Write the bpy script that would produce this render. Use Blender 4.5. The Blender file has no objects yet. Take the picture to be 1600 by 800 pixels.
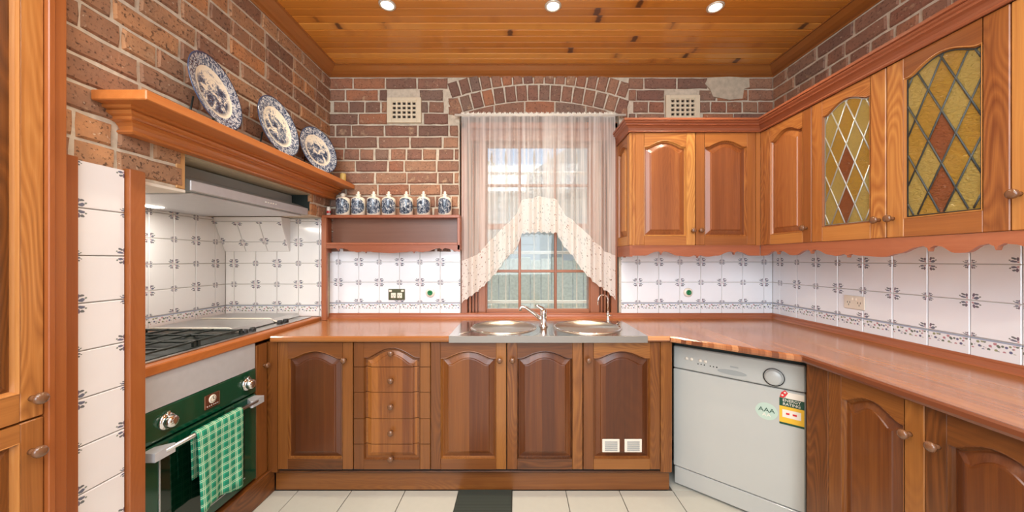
import bpy, bmesh, math, random
from mathutils import Vector, Matrix
random.seed(7)
R = math.radians
PI = math.pi
C = bpy.context.scene.collection
SC = bpy.context.scene

# ------------------------------------------------------------------ camera
H = 1.335
cam_d = bpy.data.cameras.new('camera'); cam = bpy.data.objects.new('camera', cam_d); C.objects.link(cam)
cam.location = (0, 0, H); cam.rotation_euler = (R(90), 0, 0)
cam_d.sensor_width = 36.0; cam_d.lens = 544.0 / 1600 * 36
cam_d.shift_x = -8 / 1600; cam_d.shift_y = 5 / 1600
cam_d.clip_start = 0.02; cam_d.clip_end = 200
SC.camera = cam

# ------------------------------------------------------------------ world, lights, exposure
w = bpy.data.worlds.new('sky'); SC.world = w; w.use_nodes = True
nt = w.node_tree; nt.nodes.clear()
wo = nt.nodes.new('ShaderNodeOutputWorld'); bg = nt.nodes.new('ShaderNodeBackground')
tc = nt.nodes.new('ShaderNodeTexCoord'); sx = nt.nodes.new('ShaderNodeSeparateXYZ')
cr = nt.nodes.new('ShaderNodeValToRGB')
nt.links.new(tc.outputs['Generated'], sx.inputs[0]); nt.links.new(sx.outputs['Z'], cr.inputs[0])
cr.color_ramp.elements[0].position = 0.0; cr.color_ramp.elements[0].color = (0.70, 0.78, 0.88, 1)
cr.color_ramp.elements[1].position = 0.85; cr.color_ramp.elements[1].color = (0.20, 0.36, 0.68, 1)
e_ = cr.color_ramp.elements.new(.3); e_.color = (0.36, 0.50, 0.74, 1)
nt.links.new(cr.outputs[0], bg.inputs[0]); bg.inputs[1].default_value = 1.0
nt.links.new(bg.outputs[0], wo.inputs[0])

def light(name, kind, loc, energy, color=(1, 1, 1), rot=(0, 0, 0), size=1.0, size_y=None, spot=None, blend=.5):
    d = bpy.data.lights.new(name, kind); d.energy = energy; d.color = color
    if kind == 'AREA':
        d.size = size
        if size_y: d.shape = 'RECTANGLE'; d.size_y = size_y
    elif kind == 'SUN': d.angle = size
    else: d.shadow_soft_size = size
    if spot: d.spot_size = spot; d.spot_blend = blend
    o = bpy.data.objects.new(name, d); C.objects.link(o); o.location = loc; o.rotation_euler = rot
    return o
# sun on the yard outside the window (from behind the neighbour's side, right)
light('sun', 'SUN', (0.5, 6, 9), 5.5, (1, .95, .86), rot=(R(-24), R(5), 0), size=R(1.0))
# unseen area fill added in place of rear windows, turned to brighten the right wall
light('rear_fill', 'AREA', (-.65, -1.8, 1.95), 84, (.86, .94, 1), rot=(R(84), 0, R(-20)), size=3.0, size_y=1.9)
# unseen overhead fill added behind the camera for flat, even room light
light('overhead_fill', 'AREA', (-.2, -0.2, 2.6), 42, (.90, .96, 1), rot=(R(14), 0, 0), size=2.2, size_y=1.0)
SC.view_settings.view_transform = 'Standard'; SC.view_settings.look = 'None'
SC.view_settings.gamma = 1.0; SC.view_settings.use_curve_mapping = False
SC.view_settings.exposure = 0.58

# ------------------------------------------------------------------ materials
def lin(r, g, b):
    f = lambda c: (c / 255 / 12.92) if c / 255 <= .04045 else ((c / 255 + .055) / 1.055) ** 2.4
    return (f(r), f(g), f(b), 1)

class NT:
    def __init__(s, name):
        m = bpy.data.materials.new(name); m.use_nodes = True; s.m = m; s.t = m.node_tree
        s.t.nodes.clear(); s.out = s.n('ShaderNodeOutputMaterial'); s.p = s.n('ShaderNodeBsdfPrincipled')
        s.l(s.p.outputs[0], s.out.inputs[0])
    def n(s, k, **kw):
        x = s.t.nodes.new(k)
        for a, b in kw.items(): setattr(x, a, b)
        return x
    def l(s, a, b): s.t.links.new(a, b)
    def put(s, v, sock):
        if hasattr(v, 'links') or isinstance(v, bpy.types.NodeSocket): s.l(v, sock)
        else: sock.default_value = v
    def math(s, op, a, b=0.0, c=0.0, clamp=False):
        x = s.n('ShaderNodeMath', operation=op); x.use_clamp = clamp
        for i, v in enumerate((a, b, c)): s.put(v, x.inputs[i])
        return x.outputs[0]
    def vmath(s, op, a, b=(0, 0, 0)):
        x = s.n('ShaderNodeVectorMath', operation=op); s.put(a, x.inputs[0]); s.put(b, x.inputs[1])
        return x.outputs[0]
    def noise(s, vec, scale=5, detail=3, rough=.5, dist=0.0):
        x = s.n('ShaderNodeTexNoise'); s.l(vec, x.inputs['Vector'])
        x.inputs['Scale'].default_value = scale; x.inputs['Detail'].default_value = detail
        x.inputs['Roughness'].default_value = rough; x.inputs['Distortion'].default_value = dist
        return x.outputs[0]
    def vor(s, vec, scale, feature='F1', out='Distance', rnd=1.0):
        x = s.n('ShaderNodeTexVoronoi', feature=feature); s.l(vec, x.inputs['Vector'])
        x.inputs['Scale'].default_value = scale; x.inputs['Randomness'].default_value = rnd
        return x.outputs[out]
    def ramp(s, f, stops, interp='LINEAR'):
        x = s.n('ShaderNodeValToRGB'); x.color_ramp.interpolation = interp; s.put(f, x.inputs[0])
        e = x.color_ramp.elements
        while len(e) < len(stops): e.new(.5)
        for i, (p, c) in enumerate(stops): e[i].position = p; e[i].color = c
        return x.outputs[0]
    def mix(s, f, a, b, mode='MIX'):
        x = s.n('ShaderNodeMix', data_type='RGBA', blend_type=mode)
        s.put(f, x.inputs[0]); s.put(a, x.inputs[6]); s.put(b, x.inputs[7])
        return x.outputs[2]
    def mr(s, v, a, b, c=0.0, d=1.0):
        x = s.n('ShaderNodeMapRange'); s.put(v, x.inputs[0])
        for i, q in enumerate((a, b, c, d)): x.inputs[i + 1].default_value = q
        return x.outputs[0]
    def bump(s, h, strength=.3, dist=.002):
        x = s.n('ShaderNodeBump'); x.inputs['Strength'].default_value = strength
        x.inputs['Distance'].default_value = dist; s.l(h, x.inputs['Height']); s.l(x.outputs[0], s.p.inputs['Normal'])
    def attr(s, name, out='Vector'): return s.n('ShaderNodeAttribute', attribute_name=name).outputs[out]
    def obj(s): return s.n('ShaderNodeTexCoord').outputs['Object']
    def rnd(s): return s.n('ShaderNodeObjectInfo').outputs['Random']
    def scale(s, v, sc): return s.vmath('MULTIPLY', v, sc)
    def sep(s, v):
        x = s.n('ShaderNodeSeparateXYZ'); s.l(v, x.inputs[0]); return x.outputs
    def comb(s, a, b, c=0.0):
        x = s.n('ShaderNodeCombineXYZ')
        for i, v in enumerate((a, b, c)): s.put(v, x.inputs[i])
        return x.outputs[0]
    def set(s, color=None, rough=None, metal=None, coat=None, spec=None):
        if color is not None: s.put(color, s.p.inputs['Base Color'])
        if rough is not None: s.put(rough, s.p.inputs['Roughness'])
        if metal is not None: s.put(metal, s.p.inputs['Metallic'])
        if coat is not None: s.p.inputs['Coat Weight'].default_value = coat; s.p.inputs['Coat Roughness'].default_value = .12
        if spec is not None: s.p.inputs['Specular IOR Level'].default_value = spec
        return s.m

def plain(name, c, rough=.5, metal=0.0, coat=None, nz=0.0, spec=None):
    t = NT(name)
    col = c
    if nz:
        f = t.noise(t.obj(), 30, 4)
        col = t.mix(f, tuple(x * (1 - nz) for x in c[:3]) + (1,), tuple(min(1, x * (1 + nz)) for x in c[:3]) + (1,))
    return t.set(col, rough, metal, coat, spec)

def wood(name, dark, mid, light_, strips=0.0, rough=.36, knots=False, toneamt=.35, coat=.15, streak=1.0, swidth=.07, objrand=True, figure=1.0):
    t = NT(name)
    rn = t.rnd() if objrand else .5
    off = t.math('MULTIPLY', rn, 9.0)
    g = t.vmath('ADD', t.attr('gc'), t.comb(off, off, off))
    s = t.sep(g)
    wig = t.noise(t.scale(g, (2.2, 3.0, 3.0)), 1.0, 2, .5)
    g2 = t.vmath('ADD', g, t.comb(0.0, t.math('MULTIPLY', wig, .03), 0.0))
    fine = t.noise(t.scale(g2, (4.0, 260.0, 260.0)), 1.0, 3, .6)
    med = t.noise(t.scale(g2, (1.2, 45.0, 45.0)), 1.0, 3, .55)
    # flame figure: stretched contours, shown only in patches
    warp = t.noise(t.scale(g, (1.5, 9.0, 9.0)), 1.0, 1, .3)
    rings = t.math('ABSOLUTE', t.math('SUBTRACT', t.math('FRACT', t.math('MULTIPLY', warp, 22.0)), .5))
    patch = t.mr(t.noise(t.scale(g, (.5, 3.0, 3.0)), 1.0, 1, .3), .45, .6)
    big = t.noise(t.scale(g, (.5, 5.0, 5.0)), 1.0, 2, .5)
    f = t.math('MULTIPLY', t.math('MULTIPLY', t.math('SUBTRACT', rings, .25), patch), .30 * figure)
    f = t.math('ADD', f, t.math('MULTIPLY', fine, .26 * streak))
    f = t.math('ADD', f, t.math('MULTIPLY', med, .34 * streak))
    f = t.math('ADD', f, t.math('MULTIPLY', big, .30))
    f = t.math('ADD', f, .5 - .26 * streak * .5 - .34 * streak * .5 - .15)
    f = t.math('ADD', f, t.math('MULTIPLY', t.math('SUBTRACT', t.attr('tone', 'Fac'), .5), toneamt))
    if objrand: f = t.math('ADD', f, t.math('MULTIPLY', t.math('SUBTRACT', rn, .5), toneamt * .6))
    if strips:
        wn = t.n('ShaderNodeTexWhiteNoise', noise_dimensions='1D')
        t.l(t.math('FLOOR', t.math('MULTIPLY', s[1], 1 / swidth)), wn.inputs['W'])
        f = t.math('ADD', f, t.math('MULTIPLY', t.math('SUBTRACT', wn.outputs[0], .5), strips))
    col = t.ramp(f, [(.12, dark), (.48, mid), (.86, light_)])
    if knots:
        x = t.n('ShaderNodeTexVoronoi', voronoi_dimensions='2D'); t.l(t.scale(g, (4.0, 8.0, 1)), x.inputs['Vector']); x.inputs['Scale'].default_value = 1.0
        k = t.math('ADD', x.outputs['Distance'], t.math('MULTIPLY', t.math('SUBTRACT', t.noise(t.scale(g, (30, 60, 60)), 1), .5), .06))
        col = t.mix(t.mr(k, .08, .2, .35, 0), col, lin(150, 76, 26))
        col = t.mix(t.mr(k, .05, .085, .85, 0), col, lin(70, 32, 14))
    t.bump(fine, .12, .001)
    return t.set(col, rough, 0, coat)

M = {}
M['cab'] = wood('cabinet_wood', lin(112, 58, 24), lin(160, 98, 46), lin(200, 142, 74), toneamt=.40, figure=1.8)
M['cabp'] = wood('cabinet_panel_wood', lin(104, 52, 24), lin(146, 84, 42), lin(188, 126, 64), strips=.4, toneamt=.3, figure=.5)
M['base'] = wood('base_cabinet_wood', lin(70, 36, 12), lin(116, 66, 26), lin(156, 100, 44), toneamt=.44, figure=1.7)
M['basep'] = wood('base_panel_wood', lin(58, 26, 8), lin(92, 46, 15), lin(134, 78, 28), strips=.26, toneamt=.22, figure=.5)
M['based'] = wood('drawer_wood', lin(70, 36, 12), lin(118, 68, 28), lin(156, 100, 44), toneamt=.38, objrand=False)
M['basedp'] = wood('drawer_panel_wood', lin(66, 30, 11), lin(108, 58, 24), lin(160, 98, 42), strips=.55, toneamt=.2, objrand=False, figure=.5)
M['shelfback'] = wood('shelf_back_wood', lin(86, 54, 40), lin(118, 78, 60), lin(146, 104, 82), toneamt=.1, streak=.6, figure=.3)
M['pantry'] = wood('pantry_wood', lin(120, 66, 26), lin(170, 108, 52), lin(206, 148, 84), toneamt=.3, figure=1.6)
M['red'] = wood('reddish_moulding_wood', lin(104, 50, 30), lin(148, 82, 52), lin(186, 120, 84), toneamt=.14, streak=.6, figure=.3)
M['mantel'] = wood('mantel_wood', lin(134, 68, 26), lin(180, 104, 48), lin(214, 142, 76), toneamt=.16, streak=.7, figure=.4)
M['batten'] = wood('pale_batten_wood', lin(160, 110, 60), lin(200, 152, 96), lin(224, 184, 130), toneamt=.1, coat=0)
M['post'] = wood('post_wood', lin(104, 50, 20), lin(142, 76, 34), lin(176, 106, 54), toneamt=.14, streak=.6, figure=.3)
M['top'] = wood('worktop_wood', lin(120, 66, 30), lin(158, 98, 50), lin(192, 132, 76), strips=.26, toneamt=.1, rough=.2, coat=.2, swidth=.028, figure=.2, streak=.6)
M['topedge'] = wood('worktop_edge_wood', lin(108, 60, 38), lin(154, 94, 58), lin(196, 138, 94), strips=.8, toneamt=.2, rough=.22, coat=.4, swidth=.028, figure=.2)
M['pine'] = wood('ceiling_pine', lin(170, 100, 30), lin(212, 136, 50), lin(240, 174, 84), knots=True, toneamt=.28, rough=.28, coat=.3, streak=.7, figure=.4)
M['cornice'] = wood('cornice_wood', lin(116, 64, 26), lin(152, 90, 40), lin(182, 118, 60), toneamt=.12, streak=.6, rough=.28, figure=.3)
M['win'] = wood('window_wood', lin(110, 62, 40), lin(150, 92, 62), lin(180, 120, 84), toneamt=.16, streak=.6, figure=.3)
M['soffit'] = wood('weathered_board', lin(130, 116, 92), lin(168, 154, 126), lin(196, 184, 156), toneamt=.2, rough=.7, coat=0)
M['knob'] = plain('knob_wood', lin(112, 74, 48), .22, coat=.5, nz=.25)
M['dark'] = plain('dark_gap', lin(30, 24, 20), .8)  # near-black; on carcasses it stands in for shade in the door gaps
M['void'] = plain('unlit_void_dark', lin(34, 42, 38), .8)  # dark colour painted in as shade of the chimney void and dishwasher gap
M['steel'] = plain('brushed_steel', lin(205, 203, 200), .3, 1.0, nz=.05)
M['satin'] = plain('satin_steel_panel', lin(196, 196, 198), .4, .35, nz=.08)
M['chrome'] = plain('chrome', lin(225, 222, 218), .08, 1.0)
M['sinksteel'] = plain('sink_steel', lin(196, 190, 182), .2, 1.0, nz=.04)
M['bowlsteel'] = plain('brushed_bowl_steel', lin(210, 200, 186), .38, 1.0, nz=.04)
M['sinkedge'] = plain('sink_edge_steel', lin(150, 143, 134), .45, .6, nz=.04)
M['iron'] = plain('cast_iron', lin(26, 34, 30), .5)
M['green'] = plain('dark_green_enamel', lin(6, 62, 40), .1, coat=.4)
M['ovenglass'] = plain('oven_black_glass', lin(2, 26, 14), .05, coat=.3)
M['white'] = plain('appliance_white', lin(176, 176, 170), .3, coat=.3)
M['whitegrey'] = plain('grey_plastic', lin(150, 153, 150), .4)
M['offwhite'] = plain('off_white_paint', lin(226, 216, 200), .5)
M['ceramic'] = plain('white_ceramic', lin(236, 226, 210), .15, coat=.6)
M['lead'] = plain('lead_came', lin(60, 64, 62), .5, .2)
M['leadsheen'] = plain('reflecting_lead_came', lin(176, 176, 168), .35, .4)  # same lead, its reflections put into a brighter colour
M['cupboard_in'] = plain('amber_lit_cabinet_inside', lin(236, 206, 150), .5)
M['black'] = plain('black_plastic', lin(18, 18, 18), .4)
M['copper'] = plain('bronze_plate', lin(150, 104, 82), .25, .8)
M['brass'] = plain('green_brass_plate', lin(104, 108, 84), .3, .7)
M['greenpl'] = plain('green_plastic', lin(20, 120, 70), .35)
M['redpl'] = plain('red_print', lin(205, 30, 36), .5)
M['yellow'] = plain('yellow_print', lin(226, 176, 44), .5)
M['dgreen'] = plain('dark_green_print', lin(12, 66, 46), .5)
M['stone'] = plain('cream_terracotta', lin(214, 198, 170), .8, nz=.1)
M['grout'] = plain('tile_grout', lin(186, 180, 172), .8)
M['fgrout'] = plain('floor_grout', lin(92, 84, 74), .9)
M['plaster'] = plain('old_plaster', lin(184, 168, 146), .9, nz=.35)
M['lampmetal'] = plain('lamp_ring', lin(214, 206, 190), .35, .4)
for nm, c, st in (('lampglow', (1, .93, .8, 1), 14), ('hoodglow', (1, .9, .74, 1), 9)):
    t = NT(nm); t.p.inputs['Emission Color'].default_value = c; t.p.inputs['Emission Strength'].default_value = st; M[nm] = t.set(c, .5)

def mk_brick(name, stops, pit):
    t = NT(name); r = t.rnd()
    o = t.vmath('ADD', t.obj(), t.comb(t.math('MULTIPLY', r, 17.0), t.math('MULTIPLY', r, 31.0), 0))
    base = t.ramp(r, stops)
    n1 = t.noise(o, 14, 4, .6); n2 = t.noise(o, 90, 3, .6)
    col = t.mix(t.mr(n1, .35, .7), base, t.mix(.45, base, lin(100, 84, 74)))
    col = t.mix(t.mr(n1, .62, .8), col, lin(196, 160, 126))
    pits = t.mr(n2, .56, .66)
    col = t.mix(t.math('MULTIPLY', pits, pit), col, lin(52, 36, 30))
    light_sp = t.mr(t.noise(o, 60, 2, .5), .69, .75)
    col = t.mix(t.math('MULTIPLY', light_sp, .6), col, lin(210, 186, 158))
    t.bump(t.math('ADD', n2, t.math('MULTIPLY', n1, 2.0)), .55, .004)
    return t.set(col, .88, spec=.25)
M['brick'] = mk_brick('old_brick', [(0, lin(118, 88, 76)), (.2, lin(160, 114, 90)), (.38, lin(132, 94, 80)), (.55, lin(176, 128, 98)), (.72, lin(126, 102, 90)), (.86, lin(172, 114, 82)), (1, lin(148, 98, 78))], .5)
M['brickL'] = mk_brick('old_brick_side', [(0, lin(126, 92, 74)), (.25, lin(164, 120, 90)), (.5, lin(146, 104, 80)), (.75, lin(184, 138, 100)), (1, lin(192, 132, 86))], .75)
t = NT('mortar'); n = t.noise(t.obj(), 45, 4); t.bump(n, .6, .004)
M['mortar'] = t.set(t.mix(n, lin(164, 148, 128), lin(222, 208, 186)), .95)

def mk_tile(name, ground, border=False):
    t = NT(name); g = t.sep(t.attr('gc'))
    u, v, par = g[0], g[1], g[2]
    wob = t.noise(t.obj(), 60, 2)
    nzv = t.math('MULTIPLY', t.math('SUBTRACT', wob, .5), .09)
    col = t.mix(t.noise(t.obj(), 9, 2), ground, tuple(x * .93 for x in ground[:3]) + (1,))
    def stamp(col, x, y, cx, cy, rx, ry, c, amt=.85):
        dx = t.math('DIVIDE', t.math('SUBTRACT', t.math('ADD', x, nzv), cx), rx)
        dy = t.math('DIVIDE', t.math('SUBTRACT', t.math('ADD', y, nzv), cy), ry)
        d = t.math('ADD', t.math('MULTIPLY', dx, dx), t.math('MULTIPLY', dy, dy))
        m_ = t.math('MULTIPLY', t.mr(d, .8, 1.25, 1, 0), amt)
        return t.mix(m_, col, c)
    if not border:
        a = t.math('MINIMUM', u, t.math('SUBTRACT', 1.0, u)); b = t.math('MINIMUM', v, t.math('SUBTRACT', 1.0, v))
        su = t.math('GREATER_THAN', u, .5); sv = t.math('GREATER_THAN', v, .5)
        q = t.math('ABSOLUTE', t.math('SUBTRACT', su, sv)); q = t.math('ABSOLUTE', t.math('SUBTRACT', q, par))
        sc = t.math('ADD', t.math('MULTIPLY', q, .60), 1.06)
        a = t.math('MULTIPLY', a, sc); b = t.math('MULTIPLY', b, sc)
        # corner sprig: two petals and leaves
        col = stamp(col, a, b, .150, .080, .060, .030, lin(52, 62, 92))
        col = stamp(col, a, b, .085, .155, .028, .050, lin(96, 76, 96), .9)
        col = stamp(col, a, b, .150, .165, .040, .026, lin(52, 62, 66), .85)
        col = stamp(col, a, b, .075, .075, .022, .022, lin(176, 112, 122), .8)
        col = stamp(col, a, b, .225, .110, .022, .018, lin(70, 90, 70), .8)
    else:
        # v in tile units from the top of the strip downwards
        col = t.mix(t.math('MULTIPLY', t.mr(t.math('ABSOLUTE', t.math('SUBTRACT', v, .03)), .016, .024, 1, 0), .85), col, lin(132, 146, 172))
        band = t.mr(t.math('ABSOLUTE', t.math('SUBTRACT', v, .175)), .10, .12, 1, 0)
        vec = t.comb(t.math('MULTIPLY', u, 9.0), t.math('MULTIPLY', v, 9.0), 0)
        vo = t.n('ShaderNodeTexVoronoi'); t.l(vec, vo.inputs['Vector']); vo.inputs['Scale'].default_value = 1.25
        leaf = t.mr(vo.outputs['Distance'], .34, .46, 1, 0)
        cc = t.ramp(t.sep(vo.outputs['Color'])[0], [(0, lin(38, 52, 110)), (.34, lin(52, 76, 50)), (.67, lin(172, 104, 116)), (.85, lin(120, 128, 70))], 'CONSTANT')
        col = t.mix(t.math('MULTIPLY', t.math('MULTIPLY', leaf, band), .85), col, cc)
    t.bump(t.noise(t.obj(), 12, 1), .08, .003)
    return t.set(col, .12, 0, .3)
M['tile'] = mk_tile('flower_tile', lin(238, 241, 246))
M['tilew'] = mk_tile('flower_tile_warm', lin(228, 226, 224))
M['tilep'] = mk_tile('flower_tile_pinkish', lin(226, 220, 218))
M['border'] = mk_tile('border_tile', lin(232, 234, 238), True)
M['borderw'] = mk_tile('border_tile_warm', lin(228, 226, 224), True)
M['floor'] = plain('floor_tile', lin(188, 186, 174), .35, nz=.04)

def mk_print(name, kind):
    t = NT(name); g = t.attr('gc'); s = t.sep(g); r = t.rnd()
    o = t.vmath('ADD', g, t.comb(t.math('MULTIPLY', r, 5.0), t.math('MULTIPLY', r, 9.0), 0))
    cream = lin(238, 228, 208); blue = lin(46, 58, 82); mid = lin(122, 134, 154)
    if kind == 'plate':       # gc.xy = unit disc
        rad = t.math('SQRT', t.math('ADD', t.math('MULTIPLY', s[0], s[0]), t.math('MULTIPLY', s[1], s[1])))
        n = t.noise(o, 3.2, 6, .65, .8); fine = t.noise(t.scale(o, (1, 3.0, 1)), 14, 3)
        # landscape: dense low, open sky above
        dens = t.math('ADD', n, t.math('MULTIPLY', s[1], -.16))
        dens = t.math('ADD', dens, t.math('MULTIPLY', t.math('SUBTRACT', fine, .5), .5))
        scene = t.ramp(dens, [(.44, cream), (.5, mid), (.60, blue)])
        scene = t.mix(t.mr(rad, .52, .64), scene, cream)
        rim = t.ramp(t.noise(o, 11, 2, .5, 1.5), [(.42, lin(52, 66, 94)), (.5, lin(128, 140, 162)), (.6, lin(206, 208, 208))])
        col = t.mix(t.mr(rad, .665, .68), scene, rim)
        col = t.mix(t.mr(rad, .955, .97), col, lin(58, 72, 100))
    else:                      # bottle: gc = (angle/pi, height fraction)
        d = t.math('ADD', t.math('POWER', t.math('DIVIDE', s[0], .46), 2.0), t.math('POWER', t.math('DIVIDE', t.math('SUBTRACT', s[1], .44), .39), 2.0))
        n = t.noise(t.scale(o, (2.2, 1.6, 1)), 4, 5, .6, 1.0)
        pr = t.ramp(n, [(.42, lin(36, 46, 62)), (.52, lin(100, 112, 130)), (.64, lin(220, 218, 212))])
        col = t.mix(t.mr(d, .92, 1.08), pr, cream)
    return t.set(col, .14, 0, .5)
M['plate'] = mk_print('blue_transfer_print', 'plate'); M['bottle'] = mk_print('blue_bottle_print', 'bottle')

# towel check
t = NT('green_check_cloth'); g = t.sep(t.attr('gc'))
def lines(x, per, w_, off=0.0):
    f = t.math('FRACT', t.math('ADD', t.math('DIVIDE', x, per), off))
    return t.mr(t.math('ABSOLUTE', t.math('SUBTRACT', f, .5)), w_, w_ * 1.5, 1, 0)
ls = [lines(g[0], .036, .04), lines(g[0], .036, .03, .2), lines(g[1], .036, .04), lines(g[1], .036, .03, .2)]
m1 = t.math('MAXIMUM', t.math('MAXIMUM', ls[0], ls[1]), t.math('MAXIMUM', ls[2], ls[3]))
band = t.math('ADD', lines(g[0], .036, .22, .45), lines(g[1], .036, .22, .45))
colr = t.mix(t.math('MULTIPLY', band, .5), lin(36, 158, 122), lin(14, 118, 88))
t.bump(t.noise(t.obj(), 300, 2), .3, .001)
M['towel'] = t.set(t.mix(t.math('MULTIPLY', m1, .75), colr, lin(196, 214, 176)), .9)

# stained glass, window glass, curtains
def glassy(name, tint, trans, bumpscale=0, gloss=.12, glow=None, diff=None):
    t = NT(name); tr = t.n('ShaderNodeBsdfTransparent'); tr.inputs[0].default_value = tint
    gl = t.n('ShaderNodeBsdfGlossy'); gl.inputs['Roughness'].default_value = gloss
    df = t.n('ShaderNodeBsdfDiffuse'); tl = t.n('ShaderNodeBsdfTranslucent')
    df.inputs[0].default_value = diff or tint; tl.inputs[0].default_value = diff or tint
    a = t.n('ShaderNodeMixShader'); a.inputs[0].default_value = .5; t.l(df.outputs[0], a.inputs[1]); t.l(tl.outputs[0], a.inputs[2])
    b = t.n('ShaderNodeMixShader'); b.inputs[0].default_value = 1 - trans; t.l(tr.outputs[0], b.inputs[1]); t.l(a.outputs[0], b.inputs[2])
    c = t.n('ShaderNodeMixShader'); fr = t.n('ShaderNodeFresnel'); fr.inputs[0].default_value = 1.45
    if bumpscale:
        bp = t.n('ShaderNodeBump'); bp.inputs['Strength'].default_value = .6; bp.inputs['Distance'].default_value = .012
        o = t.scale(t.obj(), (1, 1, 2.0)); t.l(t.noise(o, bumpscale, 2, .4, 1.2), bp.inputs['Height'])
        t.l(bp.outputs[0], gl.inputs['Normal']); t.l(bp.outputs[0], fr.inputs['Normal']); t.l(bp.outputs[0], df.inputs['Normal'])
    t.l(fr.outputs[0], c.inputs[0]); t.l(b.outputs[0], c.inputs[1]); t.l(gl.outputs[0], c.inputs[2])
    t.l(c.outputs[0], t.out.inputs[0]); t.t.nodes.remove(t.p); return t.m
M['amber'] = glassy('amber_hammered_glass', (1, .78, .25, 1), .5, 60, .1, diff=lin(236, 190, 84))
M['amber2'] = glassy('pale_amber_hammered_glass', (1, .9, .45, 1), .5, 60, .1, diff=lin(240, 212, 124))
M['ruby'] = glassy('red_brown_hammered_glass', (.62, .26, .1, 1), .5, 60, .1, diff=lin(200, 122, 72))
M['glass'] = glassy('window_glass', (.93, .96, .95, 1), .97, 0, .02, diff=(.9, .92, .92, 1))

def cloth(name, lace):
    t = NT(name); g = t.attr('gc'); s = t.sep(g)
    col = lin(252, 246, 238)
    df = t.n('ShaderNodeBsdfDiffuse'); tl = t.n('ShaderNodeBsdfTranslucent'); df.inputs[0].default_value = col; tl.inputs[0].default_value = col
    a = t.n('ShaderNodeMixShader'); a.inputs[0].default_value = .42; t.l(df.outputs[0], a.inputs[1]); t.l(tl.outputs[0], a.inputs[2])
    tr = t.n('ShaderNodeBsdfTransparent'); m = t.n('ShaderNodeMixShader')
    if lace:
        d1 = t.vor(g, 17)                                  # flower centres
        ang_ = t.math('FRACT', t.math('MULTIPLY', d1, 3.2))
        ringz = t.mr(t.math('ABSOLUTE', t.math('SUBTRACT', ang_, .5)), .13, .2, 1, 0)
        dots = t.mr(t.vor(g, 58, rnd=.7), .24, .36, 1, 0)
        hole = t.math('MULTIPLY', dots, t.math('ADD', t.math('MULTIPLY', ringz, .95), .08))
        hem = t.mr(t.math('ABSOLUTE', t.math('SUBTRACT', s[1], .016)), .004, .006, 1, 0)
        hole = t.math('MAXIMUM', hole, t.math('MULTIPLY', dots, hem))
        op = t.math('SUBTRACT', .88, t.math('MULTIPLY', hole, .88))
    else:
        n = t.noise(t.scale(g, (1, .02, 1)), 34, 3, .6)
        op = t.mr(n, .34, .68, .26, .76)
        op = t.math('MAXIMUM', op, t.math('MULTIPLY', t.attr('tone', 'Fac'), .9))
    t.l(op, m.inputs[0]); t.l(tr.outputs[0], m.inputs[1]); t.l(a.outputs[0], m.inputs[2])
    t.l(m.outputs[0], t.out.inputs[0]); t.t.nodes.remove(t.p); return t.m
M['sheer'] = cloth('sheer_curtain', False); M['lace'] = cloth('lace_curtain', True)
t = NT('ribbed_mat'); g = t.obj(); M['mat'] = t.set(t.mix(t.mr(t.math('FRACT', t.math('MULTIPLY', t.sep(g)[1], 90)), .3, .6), lin(34, 40, 34), lin(58, 64, 56)), .85)
M['paint_ext'] = plain('outside_weatherboard_paint', lin(226, 222, 214), .7)
M['roof'] = plain('outside_roof', lin(186, 176, 166), .7, nz=.08)
M['fence'] = plain('outside_green_fence', lin(188, 192, 178), .6, nz=.45)
M['leaf'] = plain('tree_leaf', lin(150, 156, 96), .7, nz=.3)
M['bark'] = plain('tree_bark', lin(110, 92, 74), .9)
M['paving'] = plain('outside_paving', lin(200, 192, 178), .9, nz=.08)
M['bar'] = plain('white_grille_paint', lin(230, 224, 212), .4)

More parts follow.
